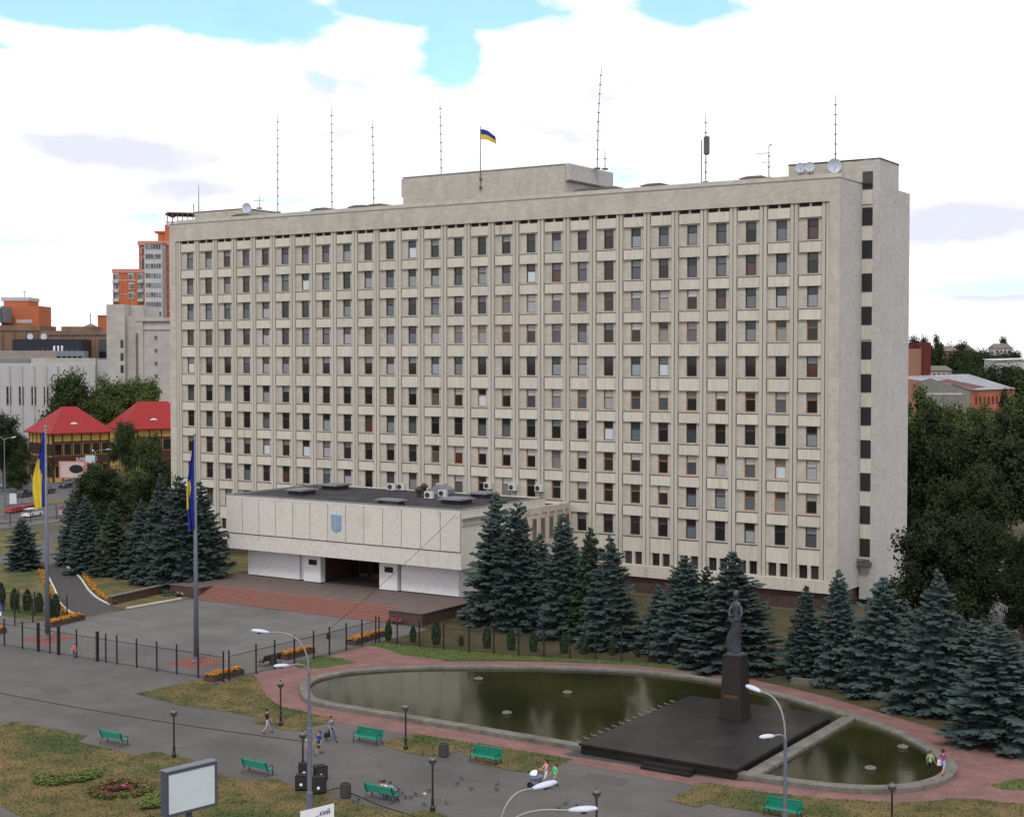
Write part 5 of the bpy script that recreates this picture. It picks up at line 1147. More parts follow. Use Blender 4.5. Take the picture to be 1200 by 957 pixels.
# ------------------------------------------------------------------ people
def person(loc, rz, lab, top='cloth_white', low='cloth_navy', hair='hair_dark', h=1.72, pose='stand', sleeves=.5, legs=1.0, hairlen=0.0, arms=None, swing=.35, name='person'):
    """pose: stand, walk, sit. sleeves/legs: share of arm / leg that is covered."""
    s = h/1.75; V = []; Rr = []; E = []; reg = []
    def v(p, r, par=None, rg=None):
        V.append(Vector(p)*s); Rr.append(r*s)
        if par is not None: E.append((par, len(V)-1)); reg.append(rg)
        return len(V)-1
    sit = pose == 'sit'; pz = .50 if sit else .95
    pe = v((0, 0, pz), .145); be = v((0, 0, pz+.16), .125, pe, 'top'); ch = v((0, -.01, pz+.38), .15, be, 'top'); nk = v((0, 0, pz+.55), .06, ch, 'skin')
    h0 = v((0, -.015, pz+.63), .075, nk, 'skin'); h1 = v((0, -.02, pz+.71), .10, h0, 'skin'); h2 = v((0, -.005, pz+.785), .07, h1, 'skin'); v((0, -.125, pz+.69), .012, h1, 'skin')
    for sd in (-1, 1):
        v((sd*.10, 0, pz+.69), .016, h1, 'skin')
        sh = v((sd*.19, 0, pz+.47), .068, ch, 'top')
        if arms == 'front' or sit: el, wr, pm = (sd*.23, -.10, pz+.22), (sd*.15, -.33, pz+.18), (sd*.13, -.42, pz+.18)
        elif pose == 'walk': q = sd*swing*.8; el, wr, pm = (sd*.24, .20*q, pz+.20), (sd*.25, -.02+.40*q-.10, pz-.03), (sd*.25, -.05+.48*q-.12, pz-.11)
        else: el, wr, pm = (sd*.24, .02, pz+.19), (sd*.25, -.05, pz-.05), (sd*.24, -.07, pz-.13)
        e_ = v(el, .045, sh, 'top' if sleeves > .25 else 'skin'); w_ = v(wr, .032, e_, 'top' if sleeves > .8 else 'skin'); p_ = v(pm, .038, w_, 'skin')
        dv = (Vector(pm)-Vector(wr)).normalized(); sx = Vector((1, 0, 0))
        for k, (o_, ln) in enumerate(((-.030, .075), (-.010, .088), (.010, .082), (.028, .066))):
            q = Vector(pm)+dv*.05+sx*o_; f1 = v(q, .011, p_, 'skin'); v(q+dv*ln*.6+Vector((0, -.012, 0)), .009, f1, 'skin')
        q = Vector(pm)+sx*(-sd*.045)+dv*.01; f1 = v(q, .011, p_, 'skin'); v(q+dv*.04+sx*(-sd*.012), .009, f1, 'skin')
        hp = v((sd*.095, 0, pz-.05), .10, pe, 'low')
        if sit: kn, an, to = (sd*.11, -.44, pz-.02), (sd*.11, -.46, .08), (sd*.12, -.62, .04)
        elif pose == 'walk': q = -sd*swing; kn, an, to = (sd*.10, q*.40-.07, .51), (sd*.10, q*.95+(.02 if q < 0 else .06), .09+(.07 if q > 0 else 0)), (sd*.11, q*.95-.16, .04+(.02 if q > 0 else 0))
        else: kn, an, to = (sd*.10, -.02, .50), (sd*.10, .02, .08), (sd*.12, -.13, .04)
        k_ = v(kn, .062, hp, 'low' if legs > .3 else 'skin'); a_ = v(an, .042, k_, 'low' if legs > .8 else 'skin'); v(to, .04, a_, 'shoe')
    me = bpy.data.meshes.new('tmp'); me.from_pydata(V, E, []); o = bpy.data.objects.new('tmp', me); COL.objects.link(o)
    md = o.modifiers.new('s', 'SKIN'); md.use_smooth_shade = True
    for i, sv in enumerate(me.skin_vertices[0].data): sv.radius = (Rr[i], Rr[i]*(.78 if i in (pe, be, ch) else 1)); sv.use_root = (i == 0)
    o.modifiers.new('d', 'SUBSURF').levels = 1
    bpy.context.view_layer.update(); m2 = bpy.data.meshes.new_from_object(o.evaluated_get(bpy.context.evaluated_depsgraph_get())); bpy.data.objects.remove(o)
    m2.name = 'body'; m2.materials.clear()
    order = ['skin', 'top', 'low', 'shoe']
    for m in ('skin', top, low, 'cloth_black'): m2.materials.append(MATS[m])
    segs = [(V[a], V[b_], reg[i]) for i, (a, b_) in enumerate(E)]
    for p in m2.polygons:
        c = p.center; best = 9; rg = 'top'
        for a, b_, g_ in segs:
            d = b_-a; t = max(0, min(1, (c-a).dot(d)/max(1e-9, d.length_squared))); q = (c-a-d*t).length
            if q < best: best = q; rg = g_
        if rg == 'top' and c.z < (pz+.02)*s and not sit: rg = 'low' if abs(c.x) < .17*s else rg
        p.material_index = order.index(rg); p.use_smooth = True
    t = empty(name, lab, 'person', loc, rz); put('body', m2, t)
    b = B(); zz = (pz+.735)*s; b.lathe([(.108*s, -.04*s), (.116*s, .02*s), (.10*s, .07*s), (.05*s, .10*s), (.005, .105*s)], (0, .012, zz), 12); hr = b
    if hairlen: b.lathe([(.05*s, -hairlen), (.09*s, -hairlen*.7), (.095*s, 0), (.08*s, .04)], (0, .055*s, zz-.02), 10)
    b.build('hair', hair, t, smooth=True); return t
def P_(a, c, z=0.0): g = G(a, c, z); return (g.x, g.y, z)
FACE_R = math.atan2(0, 1)
person(P_(313, 859), R_(150), 'man in black T-shirt and pale shorts walking on the promenade', 'cloth_black', 'cloth_paleblue', pose='walk', sleeves=.5, legs=.5, h=1.78)
person(P_(374, 884), R_(-20), 'woman in blue top and black skirt walking past the mast', 'cloth_blue', 'cloth_black', 'hair_brown', 1.68, 'walk', .5, .5, .22)
person(P_(361, 882), R_(20), 'small child in white beside the globe lamp', 'cloth_white', 'cloth_pink', 'hair_brown', 1.15, 'stand', .5, .6)
mp = P_(388, 868); person(mp, R_(75), 'man in grey shirt and jeans carrying a bag', 'cloth_greyblue', 'cloth_jeans', pose='walk', sleeves=.5, h=1.76, swing=.5)
def bag(loc, rz, lab, m='cloth_black', sz=(.42, .2, .32)):
    t = empty('carry_bag', lab, 'bag', loc, rz); b = B(); x, y, z = sz; b.prism_y([(-x/2, 0), (x/2, 0), (x*.46, z*.8), (x*.3, z), (-x*.3, z), (-x*.46, z*.8)], -y/2, y/2); b.build('body', m, t)
    b = B(); b.tube([(-.12, 0, z), (-.1, 0, z+.13), (.1, 0, z+.13), (.12, 0, z)], .012, 5); b.build('handle', m, t)
bag((mp[0]-.12, mp[1]-.30, .32), R_(75), 'dark bag held by the man in grey'); 
bz = .02
for (dx, top, hair, lab) in [(-.08, 'cloth_red', 'hair_brown', 'person in red sitting on the green bench'), (.22, 'cloth_white', 'hair_dark', 'person in white sitting in the middle of the green bench'), (.70, 'cloth_sky', 'hair_brown', 'person in light blue sitting at the end of the green bench')]:
    g = G(445, 938); person((g.x+dx, -79.93, bz), math.pi, lab, top, 'cloth_navy', hair, 1.70 if dx != -.08 else 1.62, 'sit', .5)
wp = P_(640, 921); person(wp, R_(-35), 'woman in white and pink walking behind a white pram', 'cloth_pink', 'cloth_white', 'hair_dark', 1.74, 'walk', .4, .7, .2, 'front')
person(P_(650, 922), R_(-30), 'girl in bright green shirt walking beside the pram', 'cloth_green', 'cloth_olive', 'hair_brown', 1.55, 'walk', .5, 1.0, .12)
person(P_(1105, 908, .34), R_(170), 'woman in magenta dress walking on the pool rim', 'cloth_magenta', 'cloth_paleblue', 'hair_dark', 1.68, 'walk', .6, .5, .12)
person(P_(1090, 909, .34), R_(165), 'man in pale green top and dark trousers walking on the pool rim', 'cloth_mint', 'cloth_black', 'hair_brown', 1.66, 'walk', .3, 1.0)
g = P_(1101, 908, .34); bag((g[0]-.05, g[1]+.12, .34+.62), R_(60), 'white bag hanging beside the woman in magenta', 'cloth_white', (.3, .12, .36))
person(P_(87, 771), R_(30), 'person in coral shirt and blue trousers bending by the gate', 'cloth_coral', 'cloth_jeans', 'hair_brown', 1.35, 'walk', .6)
person(P_(71, 604), R_(60), 'distant person in red standing by the far fence', 'cloth_red', 'cloth_white', 'hair_dark', 1.7, 'stand', .5)
def pram(x, y, rz):
    t = empty('pram', 'white and grey pram pushed along the promenade', 'pram', (x, y, .01), rz)
    b = B()
    vs = []; fs = []; n = 10
    for i, (yy, w_, zb, zt) in enumerate([(-.45, .16, .62, .78), (-.38, .22, .50, .84), (0, .24, .46, .84), (.35, .22, .50, .86), (.42, .16, .62, .82)]):
        for k in range(n): q = 2*math.pi*k/n; vs.append((w_*math.cos(q), yy, (zt+zb)/2+(zt-zb)/2*math.sin(q)))
    for i in range(4):
        for k in range(n): fs.append((i*n+k, (i+1)*n+k, (i+1)*n+(k+1) % n, i*n+(k+1) % n))
    fs += [tuple(range(n)), tuple(4*n+k for k in range(n-1, -1, -1))]; b.add(vs, fs); b.build('carrycot', 'cloth_greyblue', t, smooth=True)
    b = B(); vs = []; fs = []
    for i in range(6):
        a = R_(10+i*22)
        for k in range(7): q = math.pi*k/6; vs.append((.25*math.cos(q), -.12-.34*math.cos(a)*max(.2, math.sin(q)), .82+.34*math.sin(a)*max(.15, math.sin(q))))
    for i in range(5):
        for k in range(6): fs.append((i*7+k, i*7+k+1, (i+1)*7+k+1, (i+1)*7+k))
    b.add(vs, fs); b.build('hood', 'cloth_white', t, smooth=True)
    b = B(); b.tube([(-.2, .38, .62), (-.2, .72, 1.02), (.2, .72, 1.02), (.2, .38, .62)], .014, 5); b.tube([(-.22, -.35, .17), (-.22, .3, .6)], .014, 5); b.tube([(.22, -.35, .17), (.22, .3, .6)], .014, 5); b.tube([(-.22, .35, .17), (-.22, -.3, .58)], .014, 5); b.tube([(.22, .35, .17), (.22, -.3, .58)], .014, 5); b.build('frame', 'steel_grey', t)
    for sx in (-1, 1):
        for sy in (-1, 1):
            b = B(); b.lathe([(.17, -.025), (.175, 0), (.17, .025)], (0, 0, 0), 14); o = b.build('wheel', 'tyre', t, loc=(sx*.25, sy*.36, .175)); o.rotation_euler = (0, math.pi/2, 0)
pram(wp[0]-.35, wp[1]-.62, R_(-35))
# ------------------------------------------------------------------ pigeons
pg = B(); secs = [(-.17, .015, .11), (-.12, .03, .115), (-.05, .055, .12), (.02, .065, .125), (.08, .05, .145), (.11, .032, .175), (.13, .03, .205), (.155, .018, .20), (.18, .004, .19)]
for (x, r_, z) in secs:
    for k in range(8): q = 2*math.pi*k/8; pg.v.append((x, r_*math.cos(q), z+r_*.9*math.sin(q)))
for i in range(len(secs)-1):
    for k in range(8): pg.f.append((i*8+k, (i+1)*8+k, (i+1)*8+(k+1) % 8, i*8+(k+1) % 8)); pg.m.append(0)
pg.f.append(tuple(range(8))); pg.m.append(0)
pg.quad((-.13, -.03, .115), (-.13, .03, .115), (-.28, .045, .10), (-.28, -.045, .10))
for s_ in (-1, 1): pg.tube([(.0, s_*.025, .08), (.0, s_*.025, 0)], .008, 4)
pgm = pg.mesh('pigeon', 'pigeon'); pgw = pg.mesh('pigeon', 'cloth_white')
rr = random.Random(9)
for i, (a, c) in enumerate([(467, 926), (469, 932), (471.5, 931), (475, 935.5), (481.5, 936), (487, 932), (498, 933), (503, 928), (497, 944), (552, 926), (536, 920), (523, 941), (582, 927), (541, 913), (655, 949), (663, 943), (583, 920), (389, 827), (414, 940), (420, 939), (415, 829), (676, 946)]):
    g = G(a, c); o = put('pigeon', pgw if i in (6,) else pgm, None, (g.x, g.y, .012), rr.uniform(0, 6.28), 1.25)
    tag(o, 'white pigeon standing among the grey ones' if i == 6 else 'grey pigeon standing on the pavement', 'pigeon', 'pigeons on the promenade')

# ------------------------------------------------------------------ cars
def car(a, c, rz, paint, lab, L_=4.3, estate=False, loc=None):
    g = G(a, c) if loc is None else loc; t = empty('parked_car', lab, 'car', (g.x, g.y, .03), rz)
    if ('car_'+paint) not in MATS: mat('car_'+paint, dict(red=(.35, .012, .012), white=(.68, .68, .66), dark=(.02, .022, .03), blue=(.03, .035, .07), silver=(.30, .31, .33))[paint], rough=.25, spec=.6)
    k = L_/4.3
    lo = [(-2.15, .25), (2.15, .25), (2.15, .62), (2.0, .80), (1.15, .90), (-1.75, .92), (-2.1, .86)]
    w = .82; b = B(); n = len(lo)
    for yy, sh in ((-w, .0), (-w*.96, 1), (w*.96, 1), (w, 0)): pass
    b.prism_y([(x*k, z) for x, z in lo], -w, w); b.build('body', 'car_'+paint, t)
    top = [(1.05, .90), (.45, 1.38), (-1.25, 1.40) if not estate else (-1.9, 1.38), (-1.75, .915) if not estate else (-2.05, .90)]
    b = B(); vs = []
    for yy, ins in ((-1, 0), (1, 0)):
        for (x, z) in top: vs.append((x*k, yy*(w-.03-(z-.9)*.30), z))
    b.add(vs, [(0, 1, 2, 3), (7, 6, 5, 4), (0, 4, 5, 1), (2, 6, 7, 3), (3, 7, 4, 0)]); b.build('glasshouse', 'car_glass', t)
    rx0, rx1 = (top[2][0]*k, top[1][0]*k); b = B(); rw = w-.03-.145; b.box(rx0, rx1, -rw-.02, rw+.02, 1.385, 1.43); b.build('roof', 'car_'+paint, t)
    for s in (-1, 1):
        b = B(); b.tube([(-.3*k, s*(w-.04), .92), (-.32*k, s*(rw+.01), 1.39)], .04, 4); b.build('door_pillar', 'car_'+paint, t)
        for x in (1.3, -1.3):
            b = B(); b.lathe([(.20, -.09), (.31, -.09), (.32, 0), (.31, .09), (.20, .09)], (0, 0, 0), 14); wv = b.build('wheel', 'tyre', t, loc=(x*k, s*(w-.05), .30)); wv.rotation_euler = (math.pi/2, 0, 0)
            b = B(); b.lathe([(.19, -.095), (.19, .095)], (0, 0, 0), 10); b.build('rim', 'steel_light', wv)
        b = B(); b.box(2.13*k, 2.165*k, s*.55-.16, s*.55+.16, .55, .70); b.build('headlight', 'lamp_white', t)
        b = B(); b.box(-2.15*k, -2.115*k, s*.6-.13, s*.6+.13, .62, .80); b.build('tail_light', 'car_red' if 'car_red' in MATS else 'maroon', t)
    return t
CR = math.pi-YAW   # across the view
sheet('road', px((-90, 622), (30, 610), (75, 603), (140, 596), (230, 586), (230, 553), (100, 556), (60, 559), (-90, 569)), .002, 'asphalt_road')
sheet('verge', px((-60, 604), (20, 594), (50, 588), (80, 584), (81, 589), (50, 594), (20, 600), (-60, 610)), .010, 'lawn')
sheet('pavement', px((-90, 632), (75, 610), (140, 603), (140, 600), (75, 606), (-90, 626)), .012, 'asphalt_plaza')
a0 = math.atan2((G(80, 590)-G(0, 605)).y, (G(80, 590)-G(0, 605)).x)
car(17, 600, a0, 'red', 'small red car parked behind the white car'); car(30, 597.5, a0+math.pi, 'red', 'second red car behind the lone spruce'); car(38, 605, a0, 'white', 'white estate car parked by the far fence', estate=True)
car(29, 582, a0, 'dark', 'dark car parked in the first rank across the street', 4.5); car(55, 578, a0, 'blue', 'dark blue car behind the blue and yellow flag', 4.4); car(78, 571, a0+math.pi, 'dark', 'dark car under the pink advertising board'); car(88, 566, a0, 'dark', 'dark car beside the bush under the advertising board'); car(8, 571, a0, 'silver', 'silver car under the trees of the street')
sheet('car_park', px((1080, 720), (1140, 668), (1200, 655), (1290, 650), (1290, 735), (1180, 730)), .010, 'asphalt_road')
for a, c, pt, lab in [(1170, 681, 'white', 'white car in the car park under the dark trees'), (1178, 693, 'silver', 'silver car in front of the white one in the car park'), (1186, 704, 'white', 'white car partly hidden by the right spruces')]: car(a, c, R_(20), pt, lab)
for i, (q0, q1) in enumerate([((1158, 664), (1185, 654.5)), ((1160, 678), (1185, 668.5))]):
    strip('kerb', px(q0, ((q0[0]+q1[0])/2, (q0[1]+q1[1])/2), q1), .4, 0, .18, 'kerb_white', ['pale kerb at the far edge of the car park', 'pale kerb dividing the car park'][i], 'kerb')

# ------------------------------------------------------------------ far buildings on the left; local x across the view, y away from it
def frame(name, lab, a, dep, cat='building', turn=0.0):
    p = D(a, 421, dep); return empty(name, lab, cat, (p.x, p.y, 0), -YAW+turn), dep/F_PX
def red_house(a, dep, w1, w2, eave, ridge, lab, turn, sign=None):
    p = D(a, 421, dep); t = empty('timbered_house', lab, 'house', (p.x, p.y, 0), -YAW+turn)
    b = B(); b.box(0, w1, 0, w2, -.1, eave); b.build('wall', 'yellow_wall', t)
    ov = .9; cx, cy = w1/2, w2/2; rl = abs(w1-w2)/2+w1*.12
    b = B(); R4 = [(-ov, -ov), (w1+ov, -ov), (w1+ov, w2+ov), (-ov, w2+ov)]
    b.add([(x, y, eave-.1) for x, y in R4]+[(x, y, eave+.18) for x, y in R4]+[(cx-rl, cy, ridge), (cx+rl, cy, ridge)], [(3, 2, 1, 0), (0, 1, 5, 4), (1, 2, 6, 5), (2, 3, 7, 6), (3, 0, 4, 7), (4, 5, 9, 8), (5, 6, 9), (6, 7, 8, 9), (7, 4, 8)])
    rf = b.build('roof', 'red_roof', t)
    for face in (0, 1):
        L_ = w1 if face == 0 else w2
        def bx(u0, u1, z0, z1, d0, d1, nm, m, par=t):
            b = B()
            if face == 0: b.box(u0, u1, -d1, -d0, z0, z1)
            else: b.box(w1+d0, w1+d1, u0, u1, z0, z1)
            return b.build(nm, m, par)
        nb = 6; st = L_/nb
        for k in range(nb+1): bx(min(max(k*st-.12, 0), L_-.24), min(max(k*st-.12, 0), L_-.24)+.24, 0, eave-.1, .002, .12, 'timber', 'timber')
        bx(0, L_, eave*.80, eave*.84, .003, .13, 'timber', 'timber'); bx(0, L_, eave*.50, eave*.54, .003, .13, 'timber', 'timber')
        bx(-.3, L_+.3, eave*.40, eave*.52, .14, 1.3, 'balcony_front', 'timber')
        for k in range(nb):
            wv = bx(k*st+.35, (k+1)*st-.25, eave*.555, eave*.79, .004, .10, 'window', 'timber'); bx(k*st+.5, (k+1)*st-.4, eave*.575, eave*.775, .102, .12, 'pane', 'glass_dark', wv)
            wv = bx(k*st+.5, (k+1)*st-.4, eave*.10, eave*.33, .004, .10, 'window', 'timber'); bx(k*st+.62, (k+1)*st-.52, eave*.12, eave*.31, .102, .12, 'pane', 'glass_dark', wv)
        # eyebrow dormer on the roof slope
        sl = (ridge-eave)/(w2/2+ov) if face == 0 else (ridge-eave)/(cx-rl+ov)
        for u in (.42,):
            b = B(); n = 9; dpt = 2.2; zc = eave+.18+sl*(1.6+ov)*.8
            vs = []
            for k in range(n): q = math.pi*k/(n-1); vs.append((math.cos(q)*1.2, math.sin(q)*.85))
            if face == 0: b.prism_y(vs, 1.6, 1.6+2.6)
            else: b.add([(w1-1.6, x, z) for x, z in vs]+[(w1-4.2, x, z) for x, z in vs], [tuple(range(n)), tuple(range(2*n-1, n-1, -1))]+[(i, i+n, (i+1) % n+n, (i+1) % n) for i in range(n)])
            d = b.build('dormer', 'red_roof', rf, loc=(L_*u if face == 0 else 0, 0 if face == 0 else L_*u, zc))
            b = B(); v2 = [(x*.8, z*.8) for x, z in vs]
            if face == 0: b.prism_y(v2, 1.55, 1.59)
            else: b.add([(w1-1.56, x, z) for x, z in v2]+[(w1-1.60, x, z) for x, z in v2], [tuple(range(n)), tuple(range(2*n-1, n-1, -1))]+[(i, i+n, (i+1) % n+n, (i+1) % n) for i in range(n)])
            o = put('dormer_window', b.mesh('dormer_window', 'white_paint'), rf, (L_*u if face == 0 else 0, 0 if face == 0 else L_*u, zc+.05))
    if sign:
        for (txt, x, sz, fc) in sign:
            me = text_mesh(txt, sz, 'white_paint', 'lettering'); o = stuff(put('lettering', me, t, (x, -1.34, eave*.43) if fc == 0 else (w1+1.34, x, eave*.43))); o.rotation_euler = (math.pi/2, 0, 0 if fc == 0 else math.pi/2)
    return t
# the near corner of the first house stands at px 66; its two visible faces turn away on both sides
def house_pair():
    dep = 322
    z = lambda y, d: 27-(y-421)*d/F_PX
    p = D(66, 421, dep); w = 13.4
    # local +x to the right & back, local -y face looks right-front; corner at (0,0): use turn so that face 0 runs to the right
    t1 = 40
    q = red_house(61, dep, 13.2, w, z(508, dep), z(476, dep+8), 'half timbered house with a red hipped roof by the street, lettering on its balcony', R_(t1), sign=[('БАВУЛАС', 7.2, 1.05, 0)])
    # second visible face (left of the corner): add timbering on the x = 0 side
    for k in range(7):
        b = B(); y0 = min(max(k*w/6-.12, 0), w-.24); b.box(-.12, -.002, y0, y0+.24, 0, z(508, dep)-.1); b.build('timber', 'timber', q)
    e = z(508, dep)
    b = B(); b.box(-1.3, -.14, -.3, w+.3, e*.40, e*.52); b.build('balcony_front', 'timber', q)
    for k in range(6):
        for (z0, z1) in ((.555, .79), (.10, .33)):
            b = B(); b.box(-.10, -.004, k*w/6+.35, (k+1)*w/6-.25, e*z0, e*z1); wv = b.build('window', 'timber', q); b = B(); b.box(-.12, -.102, k*w/6+.5, (k+1)*w/6-.4, e*(z0+.02), e*(z1-.02)); b.build('pane', 'glass_dark', wv)
    dep = 338
    red_house(146, dep, 17, 14, z(503, dep), z(470, dep+8), 'half timbered house with a red hipped roof half hidden by trees', R_(30))
house_pair()
def ad_board():
    t, s = frame('advertising_board', 'pink advertising board on a post in front of the timbered house', 85, 308, 'billboard')
    z = lambda y: 27-(y-421)*308/F_PX
    b = B(); b.box(-17*s, 16*s, -.2, .2, z(560), z(540)); b.build('frame', 'pink_band', t)
    b = B(); b.box(-15*s, 12*s, -.26, -.205, z(559), z(541)); b.build('face', 'ad_face', t)
    b = B(); b.lathe([(1.15, 0), (1.1, .02)], (0, 0, 0), 14, 1.3, .8); o = b.build('picture', 'car_glass', t, loc=(3.5*s, -.27, z(549))); o.rotation_euler = (math.pi/2, 0, 0)
    b = B(); b.tube([(0, 0, -.1), (0, 0, z(560))], .25, 8); b.build('post', 'steel_grey', t)
    t, s = frame('street_board', 'pale street board near the parked red cars', 13, 272, 'sign'); z2 = lambda y: 27-(y-421)*272/F_PX
    b = B(); b.box(-3.5*s, 4.5*s, -.1, .1, z2(591), z2(578)); b.build('face', 'billboard_face', t); b = B(); b.tube([(0, 0, -.05), (0, 0, z2(591))], .1, 6); b.build('post', 'steel_grey', t)
    t, s = frame('street_board', 'pale shop board beside the timbered house', 105, 318, 'sign'); z3 = lambda y: 27-(y-421)*318/F_PX
    b = B(); b.box(-6*s, 5*s, -.1, .1, z3(542), z3(533)); b.build('face', 'billboard_face', t); b = B(); b.tube([(0, .2, -.05), (0, .2, z3(533))], .1, 6); b.build('post', 'steel_grey', t)
ad_board()
def left_city():
    # pale hall with narrow windows and the tall blank wall
    dep = 392; t, s = frame('concert_hall', 'pale blank walled hall with tall narrow windows', 0, dep); Z = lambda y: 27-(y-421)*dep/F_PX; X = lambda x: x*s
    b = B(); b.box(X(-60), X(112), 0, 30, -.1, Z(425)); b.build('low_block', 'white_wall_low', t)
    b = B(); b.box(X(-60), X(38), 1.5, 28, Z(425), Z(420)); b.cur = 1; b.add([(X(-60), 1, Z(425)), (X(62), 1, Z(425)), (X(48), 14, Z(410)), (X(-60), 14, Z(410))], [(0, 1, 2, 3)]); b.build('roof_slope', ['shed_wall', 'slate'], t)
    b = B(); b.box(X(36), X(112), .3, 26, Z(425), Z(419)); b.build('parapet', 'white_wall', t)
    for k in range(-3, 8):
        b = B(); x = X(11+k*14.3); b.box(x-.2, x+.2, -.35, -.002, 0, Z(428)); b.build('fin', 'white_wall', t)
    for k in range(-3, 7):
        x = X(10+k*14.6); b = B(); b.box(x-.65, x+.65, -.14, -.003, Z(474), Z(452)); wv = b.build('window', 'slate', t); b = B(); b.box(x-.5, x+.5, -.17, -.141, Z(473), Z(463.5)); b.build('pane', 'glass_dark', wv); b = B(); b.box(x-.5, x+.5, -.17, -.141, Z(462), Z(453)); b.build('pane', 'glass_dark', wv)
    b = B(); b.box(X(130), X(151), -4, 24, -.1, Z(357)); b.build('tall_block', 'white_wall', t)
    b = B(); b.box(X(151.02), X(170), -2, 24, -.1, Z(370)); b.build('tall_block', 'white_wall', t)
    b = B(); b.box(X(146), X(166), 2, 20, Z(370), Z(357)); b.build('stair_head', 'white_wall', t)
    b = B(); b.box(X(170.02), X(250), -1.5, 24, -.1, Z(375)); b.build('tall_block', 'white_wall', t)
    b = B(); b.box(X(162), X(250), -2.2, 1, Z(376)+.002, Z(372)); b.box(X(162), X(250), -1.8, 1, Z(386), Z(383.5)); b.build('cornice', 'white_wall', t)
    b = B(); b.box(X(112), X(130), 1, 24, -.1, Z(421)); b.build('link_block', 'white_wall_low', t)
    b = B(); b.box(X(162), X(164), -2.35, -2.01, Z(450), Z(390)); b.build('drain_pipe', 'slate', t)
    for y in (402, 417, 431): b = B(); b.box(X(146), X(149.5), -4.1, -4.002, Z(y+5), Z(y-4)); b.build('window', 'glass_dark', t)
    for y in (395, 410, 425, 440): b = B(); b.box(X(183), X(186), -1.7, -1.502, Z(y+2), Z(y-2)); b.build('vent', 'slate', t)
    # brown brick block with dark roof box
    dep = 440; t, s = frame('brick_block', 'long brown brick block with a dark glazed roof storey', 0, dep)
    Z = lambda y: 27-(y-421)*dep/F_PX; X = lambda x: x*s
    b = B(); b.box(X(-60), X(129), 0, 16, -.1, Z(387)); b.build('wall', 'brown_brick', t)
    b = B(); b.box(X(-60), X(48), -.3, 15, Z(387), Z(381)); b.build('parapet', 'brown_brick', t)
    b = B(); b.box(X(71), X(107), 1, 12, Z(387), Z(382)); b.build('stair_head', 'brown_brick', t)
    b = B(); b.add([(X(96), 2, Z(382)), (X(107), 2, Z(382)), (X(107), 8, Z(382)), (X(96), 8, Z(382)), (X(101), 5, Z(378))], [(0, 1, 4), (1, 2, 4), (2, 3, 4), (3, 0, 4)]); b.build('roof_peak', 'slate', t)
    b = B(); b.tube([(X(101), 5, Z(378)), (X(101), 5, Z(366))], .15, 5); b.build('aerial', 'steel_grey', t)
    b = B(); b.box(X(28), X(107), -10, -.4, -.1, Z(397.5)); b.build('dark_storey', 'dark_cladding', t)
    b = B(); b.box(X(68), X(115), -14, -10.1, -.1, Z(411)); o = b.build('grey_storey', 'grey_cladding', t)
    for k in range(7): b = B(); b.box(X(72+k*6), X(76+k*6), -14.15, -14.02, Z(421), Z(417)); b.build('window', 'glass_dark', t)
    for k in range(3): b = B(); b.box(X(75+k*4.5), X(77+k*4.5), -10.2, -10.02, Z(411), Z(405)); b.build('window', 'white_paint', t)
    for k in range(9): b = B(); b.box(X(62)+k*X(5.5), X(62)+k*X(5.5)+.12, -14.0, -13.9, Z(411), Z(408)); b.build('rail_post', 'steel_grey', t)
    b = B(); b.box(X(117), X(127), -1, -.01, Z(420), Z(397)); b.build('window', 'glass_dark', t)
    for k in range(9): b = B(); x = X(2+k*13.5); b.box(x, x+.5, -.5 if k < 4 else -.25, -.012, 20, Z(388)); b.build('brick_pier', 'brown_brick', t)
    b = B(); b.box(X(48.2), X(129), -.35, -.013, Z(392), Z(390.5)); b.build('string_course', 'slate', t)
    for x in (37, 53): b = B(); b.lathe([(.05, -.1), (.6, .0), (.95, .25)], (0, 0, 0), 12); o = b.build('dish', 'lamp_white', t, loc=(X(x), -.9, Z(394))); o.rotation_euler = (math.pi/2, 0, 0)
    dep = 520; t, s = frame('orange_block', 'orange brick block with a glazed pitched roof in front of it', 0, dep); Z = lambda y: 27-(y-421)*dep/F_PX; X = lambda x: x*s
    b = B(); b.box(X(2), X(46), 0, 14, -.1, Z(358)); b.build('wall', 'orange_brick', t)
    b = B(); b.box(X(4), X(33), 1, 12, Z(358), Z(352)); b.build('stair_head', 'orange_brick', t)
    b = B(); b.box(X(1), X(34), .8, 12.2, Z(352), Z(348)); b.build('cornice', 'pale_panel', t)
    b = B(); b.box(X(-40), X(3), -12, -2, -.1, Z(378)); b.prism_y([(X(-40), Z(378)), (X(17), Z(378)), (X(17), Z(360)), (X(-8), Z(367)), (X(-40), Z(355))], -12, -2.01); b.build('glazed_storey', 'grey_cladding', t)
    for k in range(5): b = B(); b.box(X(3+k*3), X(5+k*3), -12.12, -12.01, Z(377), Z(366-k*.8)); b.build('window', 'glass_dark', t)
    b = B(); b.box(X(20), X(38), -.12, -.01, Z(378), Z(374)); b.build('window', 'pale_panel', t)
    b = B(); b.tube([(X(24), 5, Z(349)), (X(24), 5, Z(340))], .12, 5); b.tube([(X(21), 5, Z(341)), (X(27), 5, Z(341))], .1, 4); b.build('aerial', 'steel_grey', t)
    t, s = frame('orange_block', 'small orange brick block beside the blank pale wall', 0, 500); Z = lambda y: 27-(y-421)*500/F_PX; X = lambda x: x*500/F_PX
    b = B(); b.box(X(115), X(134), 0, 12, -.1, Z(370)); b.build('wall', 'orange_brick', t)
    b = B(); b.box(X(114.5), X(134), -.2, 12.2, Z(370), Z(369)); b.build('coping', 'slate', t)
